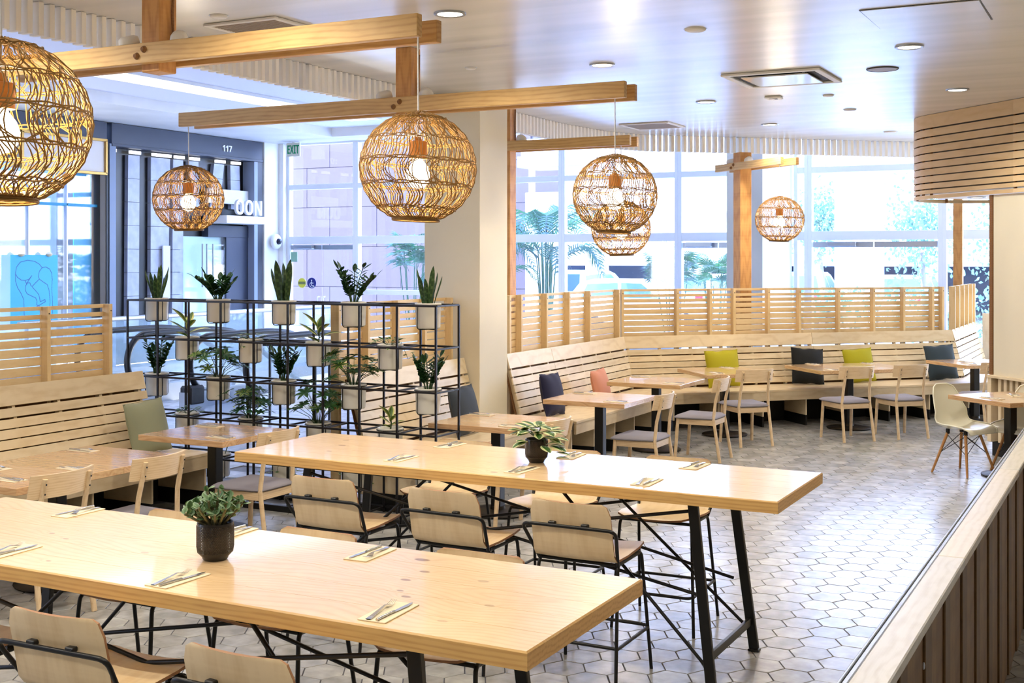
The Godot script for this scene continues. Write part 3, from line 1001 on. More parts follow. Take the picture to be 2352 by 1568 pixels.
func build_escalators():
	var glass = pane(Color(0.75, 0.88, 0.95), 0.14)
	var rubber = plain(Color(0.05, 0.06, 0.08), 0.35)
	var names = ["escalator going down beside the striped shop front", "escalator going down nearest the plant stand"]
	var group = "pair of escalators in the mall"
	for k in 2:
		var e = thing("escalator", names[k], "escalator", W([-13.05, -10.95][k], 13.4), 0.0, group)
		# local: -z runs away from the camera and down
		for s in [-1, 1]:
			var x = s * 0.48
			var path = []
			for j in 11:
				var an = deg_to_rad(-90 + 18 * j)
				path.append(Vector3(x, 0.60 + sin(an) * 0.38, 0.45 + cos(an) * 0.38))
			path.append(Vector3(x, 0.98, -0.9))
			path.append(Vector3(x, 0.90, -1.5))
			path.append(Vector3(x, -2.4, -7.2))
			part(e, "handrail", rod(rounded(path, 0.25), 0.045, 8), rubber)
			var so := Soup.new()
			var outline = []
			for j in 9:
				var an = deg_to_rad(-90 + 22.5 * j)
				outline.append(Vector2(0.45 + cos(an) * 0.33, 0.60 + sin(an) * 0.33))
			outline.append(Vector2(-0.9, 0.93)); outline.append(Vector2(-1.5, 0.85)); outline.append(Vector2(-7.2, -2.45)); outline.append(Vector2(-7.2, -3.3)); outline.append(Vector2(-1.6, 0.05)); outline.append(Vector2(-0.9, 0.25))
			var tri_ = Geometry2D.triangulate_polygon(PackedVector2Array(outline))
			for j in range(0, tri_.size(), 3):
				for d in [-1, 1]:
					var q = []
					for i in 3:
						var p = outline[tri_[j + i]]
						q.append(Vector3(x + d * 0.006, p.y, p.x))
					so.flat(q[0], q[1], q[2], Vector3(d, 0, 0))
			part(e, "balustrade_glass", so.done(), glass)
			var sk := Soup.new()
			sk.box(Vector3(x, 0.12, 0.0), Vector3(0.16, 0.25, 1.9))
			sk.box(Vector3(x, -1.55, -4.2), Vector3(0.16, 0.3, 6.6), Basis(Vector3.RIGHT, -deg_to_rad(30)))
			part(e, "skirt", sk.done(), mat.brushed)
			part(e, "newel_box", block(Vector3(0.2, 0.26, 0.3), 0.03), mat.black, Vector3(x, 0.2, 0.78))
		part(e, "landing_plate", block(Vector3(0.82, 0.04, 1.9), 0.004), mat.brushed, Vector3(0, 0.01, 0.1))
		part(e, "yellow_sign", block(Vector3(0.3, 0.02, 0.24), 0.003), plain(Color(0.87, 0.84, 0.35), 0.6), Vector3(0.15, 0.03, 0.4))
		var st := Soup.new()
		for j in 15:
			st.box(Vector3(0, -0.12 - 0.21 * j, -1.1 - 0.37 * j), Vector3(0.8, 0.22, 0.4))
		part(e, "steps", st.done(), plain(Color(0.4, 0.42, 0.45), 0.4, 0.6))
		part(e, "truss", block(Vector3(1.1, 0.5, 7.4), 0.01), mat.white, Vector3(0, -1.95, -4.2), Vector3(-deg_to_rad(30), 0, 0))
	# glass guard rails round the opening
	var defs = [[-14.75, 12.6, -14.75, 21.0, "glass guard rail with steel handrail in front of the striped shop"], [-9.45, 14.0, -9.45, 20.9, "glass guard rail with steel handrail on the near side of the escalators"]]
	for d in defs:
		var dir = Vector2(d[2] - d[0], d[3] - d[1])
		var L = dir.length()
		var r = thing("guard_rail", d[4], "railing", W(d[0], d[1]), yaw_along(dir.x, dir.y))
		part(r, "handrail", rod([Vector3(0, 1.07, 0), Vector3(L, 1.07, 0)], 0.04, 10), mat.brushed)
		part(r, "base_shoe", block(Vector3(L, 0.12, 0.06), 0.004), mat.brushed, Vector3(L / 2, 0.06, 0))
		var count = int(L / 1.2)
		for k in count:
			part(r, "glass_panel", block(Vector3(L / count - 0.02, 0.94, 0.012), 0.0), glass, Vector3(L * (k + 0.5) / count, 0.58, 0))
	var dt = thing("mall_table", "small dark topped stand behind the plant stand", "stand", W(-9.2, 11.9), 0.2)
	part(dt, "top", block(Vector3(0.9, 0.06, 0.5), 0.006), mat.rail_steel, Vector3(0, 1.02, 0))
	for s in [[-0.4, -0.2], [0.4, -0.2], [-0.4, 0.2], [0.4, 0.2]]:
		part(dt, "leg", block(Vector3(0.025, 0.99, 0.025), 0.002), mat.black_metal, Vector3(s[0], 0.495, s[1]))

# ---------------------------------------------------------------- outside the windows
func frond_mesh(seed_) -> ArrayMesh:     # an arching palm frond about 1.6 m long, leaving the origin along +z, rising
	var s := Soup.new()
	var r := RandomNumberGenerator.new()
	r.seed = seed_
	var mid = []
	for k in 13:
		var f = k / 12.0
		mid.append(Vector3(0.03 * sin(f * 3.0), 1.05 * f - 1.25 * f * f * f, 1.45 * f - 0.2 * f * f))
	s.tube(mid, 0.016, 4, false, 0.004)
	for k in range(2, 25):
		var f = k / 25.0
		var i = int(f * 12)
		var p: Vector3 = mid[i].lerp(mid[min(i + 1, 12)], f * 12 - i)
		var dir: Vector3 = (mid[min(i + 1, 12)] - mid[max(i - 1, 0)]).normalized()
		for side in [-1.0, 1.0]:
			var L = 0.52 * sin(PI * clampf(f * 0.92 + 0.06, 0, 1)) + 0.08
			var out = (Vector3(side, 0, 0) * 0.8 + dir * 0.75).normalized()
			var tip = p + out * L + Vector3(0, -0.30 * L - r.randf() * 0.06, 0)
			var knee = p + out * L * 0.5 + Vector3(0, 0.02, 0)
			var wd = dir * 0.020
			s.flat(p - wd, p + wd, knee + wd, Vector3.UP)
			s.flat(p - wd, knee + wd, knee - wd, Vector3.UP)
			s.flat(knee - wd, knee + wd, tip, Vector3.UP)
	return s.done()

func fan_mesh() -> ArrayMesh:     # a fan leaf of nine blades, stalk along +y
	var s := Soup.new()
	s.tube([Vector3.ZERO, Vector3(0, 0.22, 0.02)], 0.005, 4, false)
	for k in 9:
		var an = deg_to_rad(-80 + 20 * k)
		var d = Vector3(sin(an), cos(an) * 0.85, 0.18)
		var n = Vector3(0, 0, 1)
		var w = d.cross(n).normalized() * 0.022
		var o = Vector3(0, 0.22, 0.02)
		var m = o + d * 0.16
		var t = o + d * 0.33 + Vector3(0, -0.05, 0.06)
		s.flat(o, m - w, m + w, n)
		s.flat(m - w, t, m + w, n)
	return s.done()

func build_outside():
	var pave = grained(tex.tile, Vector3(0.3, 0.3, 0.3), 0.8, Vector3.ZERO, Color(0.82, 0.81, 0.79))
	slab("floor_street", block(Vector3(120, 0.2, 60), 0.0), pave, W(0, 52.2, -0.12))
	var leaf_dark = plain(Color(0.07, 0.21, 0.15), 0.5)
	leaf_dark.backlight_enabled = true
	leaf_dark.backlight = Color(0.12, 0.28, 0.14)
	var leaf_mid = plain(Color(0.12, 0.30, 0.18), 0.5)
	leaf_mid.backlight_enabled = true
	leaf_mid.backlight = Color(0.18, 0.36, 0.16)
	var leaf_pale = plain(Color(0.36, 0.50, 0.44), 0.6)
	leaf_pale.backlight_enabled = true
	leaf_pale.backlight = Color(0.3, 0.4, 0.3)
	var fronds = [frond_mesh(1), frond_mesh(2)]
	var concrete = grained(tex.plaster, Vector3(0.2, 0.2, 0.2), 0.8, Vector3.ZERO, Color(0.92, 0.92, 0.91))
	# palm clump by the left windows
	var palm_defs = [[-12.0, 24.7, 3.4, 16, 1.25, "tall feathery palm clump behind the slat screen by the left windows"], [-12.9, 23.4, 2.4, 8, 0.9, "darker palm half hidden by the wooden post beside the column"]]
	for d in palm_defs:
		var t = thing("palm", d[5], "palm", W(d[0], d[1]))
		var planter = part(t, "planter", turned([Vector2(0, 0), Vector2(0.42, 0), Vector2(0.5, 0.55), Vector2(0.45, 0.55), Vector2(0.43, 0.5), Vector2(0, 0.5)], 20), concrete)
		for k in d[3]:
			var an = TAU * k / d[3] + rng.randf_range(-0.2, 0.2)
			var lean = rng.randf_range(0.1, 0.34)
			var top = Vector3(sin(an) * lean, d[2] * rng.randf_range(0.55, 0.78), cos(an) * lean)
			part(t, "stem", rod([Vector3(sin(an) * 0.15, 0.5, cos(an) * 0.15), top * Vector3(0.7, 0.6, 0.7), top], 0.022, 5, 0.012), leaf_mid)
			part(t, "frond", fronds[k % 2], leaf_dark if k % 3 else leaf_mid, top, Vector3(rng.randf_range(-0.35, 0.1), an, 0), Vector3.ONE * d[4] * rng.randf_range(0.75, 1.05))
	# fan palms
	var fan = fan_mesh()
	var fan_defs = [[-8.86, 24.2, 2.15, 60, 0.62, "bushy fan palm in the middle of the left windows"], [-8.55, 26.2, 2.0, 40, 0.5, "fan palm standing behind the glass door near the pale column"], [-15.2, 24.2, 2.6, 46, 0.55, "slender fan palm outside the entrance beside the cream column"]]
	for d in fan_defs:
		var t = thing("fan_palm", d[5], "palm", W(d[0], d[1]))
		part(t, "planter", turned([Vector2(0, 0), Vector2(0.32, 0), Vector2(0.36, 0.45), Vector2(0.32, 0.45), Vector2(0.3, 0.4), Vector2(0, 0.4)], 20), concrete)
		var stems = 7
		for k in stems:
			var an = TAU * k / stems
			var top = Vector3(sin(an) * d[4] * 0.55, d[2] * rng.randf_range(0.7, 0.9), cos(an) * d[4] * 0.55)
			part(t, "cane", rod([Vector3(sin(an) * 0.12, 0.4, cos(an) * 0.12), top * Vector3(0.8, 0.7, 0.8), top], 0.012, 5), leaf_mid)
		for k in d[3]:
			var an = rng.randf() * TAU
			var y = rng.randf_range(0.5, 1.0)
			part(t, "fan_leaf", fan, leaf_dark if k % 2 else leaf_mid, Vector3(sin(an) * d[4] * rng.randf_range(0.2, 0.6), d[2] * (0.42 + 0.5 * y), cos(an) * d[4] * rng.randf_range(0.2, 0.6)), Vector3(rng.randf_range(0.2, 1.1), an, 0), Vector3.ONE * rng.randf_range(0.75, 1.15))
	# granite building across from the entrance
	var gr = thing("granite_building", "speckled granite building across from the entrance doors", "building", W(-25.0, 30.0))
	var gm = grained(tex.granite, Vector3(0.8, 0.8, 0.8), 0.5, Vector3.ZERO, Color(0.36, 0.32, 0.37))
	part(gr, "wall", block(Vector3(16.0, 9.0, 0.4), 0.0), plain(Color(0.30, 0.28, 0.30), 0.8), Vector3(2.0, 4.5, -0.5))
	for r in 7:
		for k in 9:
			var x = -4.6 + 1.7 * k + (0.85 if r % 2 else 0.0)
			part(gr, "granite_slab", block(Vector3(1.688, 1.188, 0.12), 0.004), gm, Vector3(x, 0.6 + 1.2 * r, -0.28))
	# white building with a ground floor car park
	var pb = thing("white_building", "bright white building with an open car park behind the windows", "building", W(-10.0, 40.0))
	var wm = grained(tex.plaster, Vector3(0.1, 0.1, 0.1), 0.8, Vector3.ZERO, Color(0.95, 0.95, 0.95))
	part(pb, "upper_wall", block(Vector3(34.0, 9.0, 0.5), 0.0), wm, Vector3(0, 6.35, 0))
	part(pb, "slab", block(Vector3(34.0, 0.3, 12.0), 0.0), wm, Vector3(0, 1.95, -6.0))
	part(pb, "car_park_wall", block(Vector3(34.0, 2.6, 0.3), 0.0), plain(Color(0.16, 0.25, 0.40), 0.8), Vector3(0, 0.6, -11.0))
	for k in 9:
		part(pb, "pillar", block(Vector3(0.7, 2.2, 0.5), 0.01), wm, Vector3(-15.0 + 3.8 * k, 0.9, 0.0))
	part(pb, "ledge", block(Vector3(34.0, 0.08, 0.3), 0.01), plain(Color(0.6, 0.66, 0.75), 0.7), Vector3(0, 3.6, 0.35))
	# free-standing white pier in front of the trees
	var pier = thing("white_pier", "wide plain white pier standing outside the right hand doors", "pier", W(-6.17, 30.0))
	part(pier, "shaft", block(Vector3(1.08, 9.0, 0.5), 0.02), wm, Vector3(0, 4.5, 0))
	part(pier, "foot", block(Vector3(1.3, 0.3, 0.7), 0.02), wm, Vector3(0, 0.15, 0))
	var pier2 = thing("grey_pier", "pale grey pier behind the palm clump at the left windows", "pier", W(-13.4, 27.6))
	part(pier2, "shaft", block(Vector3(0.95, 3.7, 0.5), 0.02), plain(Color(0.72, 0.73, 0.78), 0.8), Vector3(0, 1.85, 0))
	part(pier2, "foot", block(Vector3(1.1, 0.3, 0.65), 0.02), wm, Vector3(0, 0.15, 0))
	# stepped soffit outside the left windows
	var so = thing("stepped_canopy", "pale blue grey stepped canopy outside the left windows", "canopy", W(-12.6, 26.6, 4.35))
	for k in 3:
		part(so, "step", block(Vector3(2.0 - 0.3 * k, 0.26, 1.2), 0.01), plain(Color(0.70, 0.77, 0.85), 0.7), Vector3(-0.3 * k + 0.2, 0.26 * k, -0.5 * k))
	part(so, "hanger", block(Vector3(0.12, 4.35, 0.12), 0.0), mat.frame, Vector3(-0.9, -2.175, -0.4))
	# street trees
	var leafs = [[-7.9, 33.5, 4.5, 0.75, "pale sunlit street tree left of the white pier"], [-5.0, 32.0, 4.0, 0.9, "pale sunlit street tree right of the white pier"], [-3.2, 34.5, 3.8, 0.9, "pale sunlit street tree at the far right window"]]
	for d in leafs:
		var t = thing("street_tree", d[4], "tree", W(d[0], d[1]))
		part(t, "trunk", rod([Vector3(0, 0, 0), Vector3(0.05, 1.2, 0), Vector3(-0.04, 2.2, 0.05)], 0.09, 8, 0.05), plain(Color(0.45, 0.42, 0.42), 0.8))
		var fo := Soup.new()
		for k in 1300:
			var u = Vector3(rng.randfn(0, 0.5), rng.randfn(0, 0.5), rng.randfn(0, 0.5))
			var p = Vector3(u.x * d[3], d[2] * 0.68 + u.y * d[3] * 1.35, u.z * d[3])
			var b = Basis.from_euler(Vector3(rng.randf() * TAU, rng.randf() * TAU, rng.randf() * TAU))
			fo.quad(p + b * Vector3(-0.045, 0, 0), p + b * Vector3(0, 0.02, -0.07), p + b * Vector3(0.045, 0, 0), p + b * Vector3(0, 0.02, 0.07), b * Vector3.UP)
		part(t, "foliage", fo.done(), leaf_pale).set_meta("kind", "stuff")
	# cars
	var body_shape = car_body()
	var paints = [Color(0.93, 0.94, 0.95), Color(0.80, 0.84, 0.90), Color(0.90, 0.92, 0.94), Color(0.62, 0.70, 0.82), Color(0.88, 0.90, 0.93)]
	var cars = [[-15.0, 34.0, 1.45, 1.14, "white van parked behind the hanging palm fronds"], [-12.1, 31.0, 0.1, 1.0, "white car roof left of the bushy fan palm"], [-12.3, 37.6, 1.4, 1.05, "silver car parked inside the car park left of the pale column"], [-9.3, 37.6, 1.6, 1.1, "pale blue car parked left of the white pier"], [-6.2, 37.6, 1.5, 1.05, "white car parked right of the white pier"]]
	for k in cars.size():
		var c = cars[k]
		var t = thing("parked_car", c[4], "car", W(c[0], c[1]), c[2], "cars parked outside the windows")
		part(t, "body", body_shape[0], plain(paints[k], 0.25), Vector3.ZERO, Vector3.ZERO, Vector3(1, c[3], 1))
		part(t, "glazing", body_shape[1], plain(Color(0.28, 0.38, 0.52), 0.08), Vector3.ZERO, Vector3.ZERO, Vector3(1, c[3], 1))
		for q in [[-1.3, -0.8], [1.3, -0.8], [-1.3, 0.8], [1.3, 0.8]]:
			part(t, "wheel", turned([Vector2(0, -0.1), Vector2(0.28, -0.1), Vector2(0.32, -0.06), Vector2(0.32, 0.06), Vector2(0.28, 0.1), Vector2(0, 0.1)], 16), mat.black, Vector3(q[0], 0.32, q[1]), Vector3(PI / 2, 0, 0))
		for q in [-0.6, 0.6]:
			part(t, "tail_light", block(Vector3(0.06, 0.16, 0.26), 0.01), plain(Color(0.75, 0.15, 0.2), 0.3), Vector3(-2.08, 0.82 * c[3], q))
	# low hedge along the pavement
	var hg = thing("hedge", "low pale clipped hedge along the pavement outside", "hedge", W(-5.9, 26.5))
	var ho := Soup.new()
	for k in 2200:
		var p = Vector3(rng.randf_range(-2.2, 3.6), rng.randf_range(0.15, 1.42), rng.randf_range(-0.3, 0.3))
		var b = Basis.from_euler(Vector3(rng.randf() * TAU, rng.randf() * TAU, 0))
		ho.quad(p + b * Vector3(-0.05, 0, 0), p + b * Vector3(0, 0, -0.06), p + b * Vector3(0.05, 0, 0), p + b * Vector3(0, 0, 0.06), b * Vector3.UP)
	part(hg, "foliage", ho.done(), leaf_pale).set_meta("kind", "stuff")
	part(hg, "trough", block(Vector3(5.9, 0.3, 0.7), 0.01), concrete, Vector3(0.7, 0.15, 0))

func car_body() -> Array:      # length along x, 4.2 m
	var low = [[-2.1, 0.35], [-2.08, 0.85], [-1.95, 0.95], [1.0, 0.92], [1.9, 0.80], [2.1, 0.6], [2.1, 0.35]]
	var s := Soup.new()
	var o = PackedVector2Array()
	for p in low:
		o.append(Vector2(p[0], p[1]))
	extrude_side(s, o, 0.85, 0.85)
	# cabin: tapering towards the roof
	var roof = [[-1.95, 0.93], [-1.6, 1.42], [-1.2, 1.50], [0.0, 1.49], [0.35, 1.40], [1.0, 0.91]]
	var cab := Soup.new()
	o = PackedVector2Array()
	for p in roof:
		o.append(Vector2(p[0], p[1]))
	taper_side(s, o, 0.83, 0.60, 0.91, 1.5)
	var gl := Soup.new()
	var side = [[-1.55, 1.0], [-1.40, 1.36], [-0.55, 1.40], [-0.5, 1.0]]
	var side2 = [[-0.42, 1.0], [-0.46, 1.40], [0.10, 1.38], [0.62, 1.0]]
	for d in [-1, 1]:
		for q in [side, side2]:
			var v = []
			for p in q:
				v.append(Vector3(p[0], p[1], d * (lerpf(0.83, 0.60, (p[1] - 0.91) / 0.59) + 0.006)))
			gl.quad(v[0], v[1], v[2], v[3], Vector3(0, 0.3, d))
	gl.quad(Vector3(0.42, 1.37, -0.62), Vector3(0.95, 0.95, -0.76), Vector3(0.95, 0.95, 0.76), Vector3(0.42, 1.37, 0.62), Vector3(0.6, 0.8, 0))
	gl.quad(Vector3(-1.63, 1.40, -0.6), Vector3(-1.94, 0.98, -0.76), Vector3(-1.94, 0.98, 0.76), Vector3(-1.63, 1.40, 0.6), Vector3(-0.8, 0.6, 0))
	return [s.done(), gl.done()]

func extrude_side(s, o, z0, z1):
	taper_side(s, o, z0, z1, 0.0, 1.0)

func taper_side(s, o, w0, w1, y0, y1):
	var tri_ = Geometry2D.triangulate_polygon(o)
	var at = func(p, d): return Vector3(p.x, p.y, d * lerpf(w0, w1, clampf((p.y - y0) / (y1 - y0), 0, 1)))
	for k in range(0, tri_.size(), 3):
		for d in [-1.0, 1.0]:
			s.flat(at.call(o[tri_[k]], d), at.call(o[tri_[k + 1]], d), at.call(o[tri_[k + 2]], d), Vector3(0, 0, d))
	var mid = Vector2.ZERO
	for p in o:
		mid += p / o.size()
	for k in o.size():
		var p = o[k]; var q = o[(k + 1) % o.size()]
		var e = (p + q) / 2 - mid
		s.quad(at.call(p, -1.0), at.call(q, -1.0), at.call(q, 1.0), at.call(p, 1.0), Vector3(e.x, e.y, 0))

# ---------------------------------------------------------------- benches
# local frame: x along the bench, z towards the sitter, back top at z = 0
func bench(label, a0, b0, a1, b1, seats_left, seats_right, joints, group = "", open_top = false) -> Node3D:
	# from (a0, b0) to (a1, b1) along the top of the back; seats_left / seats_right: how much the seat edge moves at the two ends (mitres)
	var d = Vector2(a1 - a0, b1 - b0)
	var L = d.length()
	var t = thing("slatted_bench", label, "bench", W(a0, b0), yaw_along(d.x, d.y), group)
	var top = Vector3(0, 1.08, 0.0)
	var foot = Vector3(0, 0.44, 0.17)
	var run = (foot - top)
	var long_ = run.length()
	var lean = atan2(run.z, -run.y)
	var rows = [[0.0, 0.152]]
	var y = 0.170
	for k in 6:
		rows.append([y, 0.068])
		y += 0.068 + (0.014 if k < 1 else 0.0085)
	var mats = [mat.birch_x, mat.birch_x2, mat.birch_x3]
	var cuts = [0.0] + joints + [1.0]
	for r in rows:
		var f = (r[0] + r[1] / 2.0) / long_
		var zc = run.z * f
		for j in cuts.size() - 1:
			# mitred ends follow the depth of the row
			var x0 = lerpf(0.0, L, cuts[j]) + (seats_left * zc if j == 0 else 0.0015)
			var x1 = lerpf(0.0, L, cuts[j + 1]) + (seats_right * zc if j == cuts.size() - 2 else -0.0015)
			part(t, "slat", block(Vector3(snappedf(x1 - x0, 0.001), r[1], 0.018), 0.002), mats[rng.randi() % 3], Vector3((x0 + x1) / 2, top.y + run.y * f, zc + 0.012), Vector3(-lean, 0, 0))
	var ribs = int(L / 0.42) + 1
	for k in ribs:
		var x = 0.06 + (L - 0.12) * k / (ribs - 1)
		part(t, "back_rib", block(Vector3(0.03, long_ - 0.02, 0.05), 0.002), mat.birch_y, Vector3(x, (top.y + foot.y) / 2, run.z / 2 - 0.024), Vector3(-lean, 0, 0))
	# board closing the lower slats from behind; the top gap stays open between the ribs
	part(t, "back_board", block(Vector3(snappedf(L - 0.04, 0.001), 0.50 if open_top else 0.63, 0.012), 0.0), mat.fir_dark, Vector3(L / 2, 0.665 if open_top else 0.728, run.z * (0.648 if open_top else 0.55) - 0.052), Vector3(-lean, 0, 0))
	# seat board and apron
	for j in cuts.size() - 1:
		var o = []
		var e0 = 0.0 if j > 0 else 1.0
		var e1 = 0.0 if j < cuts.size() - 2 else 1.0
		var x0 = lerpf(0.0, L, cuts[j]) + 0.001
		var x1 = lerpf(0.0, L, cuts[j + 1]) - 0.001
		o.append(Vector2(x0 + e0 * seats_left * 0.17, 0.165))
		o.append(Vector2(x1 + e1 * seats_right * 0.17, 0.165))
		o.append(Vector2(x1 + e1 * seats_right * 0.79, 0.79))
		o.append(Vector2(x0 + e0 * seats_left * 0.79, 0.79))
		var s := Soup.new()
		s.prism(o, 0.428, 0.45, 0.002)
		part(t, "seat_board", s.done(), mat.birch_x3)
		var xa = o[3].x
		var xb = o[2].x
		part(t, "apron", block(Vector3(snappedf(xb - xa, 0.001), 0.105, 0.022), 0.002), mat.birch_x2, Vector3((xa + xb) / 2, 0.375, 0.775))
	var xa2 = seats_left * 0.79
	var xb2 = L + seats_right * 0.79
	var div = int((xb2 - xa2) / 0.62) + 1
	for k in div + 1:
		var x = xa2 + 0.02 + (xb2 - xa2 - 0.04) * k / div
		part(t, "divider", block(Vector3(0.02, 0.30, 0.52), 0.002), mat.birch_z, Vector3(x, 0.275, 0.47))
		part(t, "divider_foot", block(Vector3(0.022, 0.125, 0.52), 0.0), mat.plinth, Vector3(x, 0.0625, 0.47))
	part(t, "kick_board", block(Vector3(snappedf(xb2 - xa2, 0.001), 0.42, 0.02), 0.0), mat.plinth, Vector3((xa2 + xb2) / 2, 0.21, 0.215))
	return t

const R2 := 0.70710678

func build_benches():
	# 1: left, 2: behind the plant stand, 3: right, 4: angled, 5: far right
	bench("slatted plywood bench with the sage cushion at the left", -7.6, 2.9, -7.6, 7.76, 0, 0, [0.45])
	bench("slatted plywood bench half hidden behind the plant stand", -5.86, 8.32, -5.86, 10.22, 0, 0, [])
	var t22 = tan(deg_to_rad(22.5))
	bench("slatted plywood bench with navy and pink cushions right of the column", -5.72, 10.83, -5.72, 13.93, 0, -t22, [0.33], "right hand bench run")
	bench("long angled slatted bench with yellow and black cushions under the windows", -5.72, 13.93, -2.35, 17.30, t22, t22, [0.55], "right hand bench run", true)
	bench("short pale slatted bench returning at the far right", -2.35, 17.30, -2.35, 19.75, -t22, 0, [], "right hand bench run")
	# end board of the next booth beyond
	var e = thing("bench_end", "grey wooden end board of the next booth at far right", "bench", W(-1.95, 20.05), 0.0)
	var s := Soup.new()
	s.chamfered(Vector3(0, 0.6, 0), Vector3(0.62, 1.2, 0.04), 0.003)
	part(e, "board", s.done(), mat.birch_y)
	part(e, "seat_board", block(Vector3(0.6, 0.03, 1.0), 0.003), mat.birch_z, Vector3(0.2, 0.45, -0.5))
	part(e, "top_board", block(Vector3(0.03, 0.2, 1.0), 0.003), mat.birch_z, Vector3(-0.1, 1.05, -0.5))

# ---------------------------------------------------------------- slat screens above the benches
var slat_rows = [[0.031, 0.034], [0.037, 0.024], [0.045, 0.018], [0.055, 0.014], [0.060, 0.011], [0.065, 0.008], [0.067, 0.007], [0.070, 0.006], [0.072, 0.006], [0.072, 0.0]]

func screen(label, a0, b0, a1, b1, posts, fin = 1.0, end_caps = true, group = "", wide = 1.0) -> Node3D:
	var d = Vector2(a1 - a0, b1 - b0)
	var L = d.length()
	var t = thing("slat_screen", label, "screen", W(a0, b0, 1.085), yaw_along(d.x, d.y), group)
	# posts stand on the room side (local +z), slats run between them
	for k in posts.size():
		part(t, "post", block(Vector3(0.035, 1.66, 0.085), 0.002), mat.fence_post, Vector3(posts[k], -0.255, fin * 0.02))
		part(t, "screw", turned([Vector2(0, -0.003), Vector2(0.006, -0.003), Vector2(0.006, 0.001), Vector2(0, 0.001)], 8), mat.black, Vector3(posts[k], 0.52, fin * 0.02 + 0.043), Vector3(PI / 2, 0, 0))
	for k in posts.size() - 1:
		var x0 = posts[k] + 0.018
		var x1 = posts[k + 1] - 0.018
		if x1 - x0 < 0.03:
			continue
		var y = 0.575
		for r in slat_rows:
			var hh = r[0] * 0.97
			part(t, "slat", block(Vector3(snappedf(x1 - x0, 0.001), hh, 0.018), 0.0015), mat.fence if rng.randf() < 0.5 else mat.fence2, Vector3((x0 + x1) / 2, y - hh / 2, -0.012))
			y -= hh + r[1] * wide
	return t

func diag_place(px, c) -> float:      # distance along the line b = a + c (from a = -5.8) seen at a pixel column
	var k = (px - 1176.0) / 2805.0
	# (a cos + b sin) = k (b cos - a sin)
	var th = deg_to_rad(27.5)
	var a = c * (k * cos(th) - sin(th)) / (cos(th) + sin(th) - k * (cos(th) - sin(th)))
	return (a + 5.8) / R2

func build_fences():
	var left_posts = []
	for b in [2.9, 3.5, 4.15, 4.8, 5.45, 6.15, 6.78, 7.42]:
		left_posts.append(b - 2.9)
	screen("honey coloured slat screen above the left bench", -7.66, 2.9, -7.66, 7.45, left_posts)
	screen("honey coloured slat screen behind the plant stand", -6.0, 8.3, -6.0, 10.2, [0.02, 0.45, 0.92, 1.38, 1.86])
	screen("honey coloured slat screen right of the cream column", -5.80, 10.95, -5.80, 13.95, [0.04, 0.30, 0.90, 1.48, 2.05, 2.93], 1.0, true, "screens above the right hand benches")
	var posts = []
	for px in [1431, 1552, 1628, 1682, 1761, 1832, 1922, 2002, 2071, 2137, 2160]:
		posts.append(diag_place(px, 19.75))
	posts[0] = 0.05
	screen("long honey coloured slat screen under the windows above the angled bench", -5.80, 13.95, -2.33, 17.42, posts, 1.0, true, "screens above the right hand benches")
	screen("narrow slat screen seen end on behind the right hand wooden post", -2.38, 17.45, -2.38, 19.7, [0.05, 0.5, 0.95, 1.4, 1.85, 2.2], 1.0, true, "screens above the right hand benches")
	screen("sunlit pale slat screen of the next booth at far right", -1.62, 21.15, -0.95, 21.75, [0.02, 0.3, 0.55, 0.8], 1.0, true)

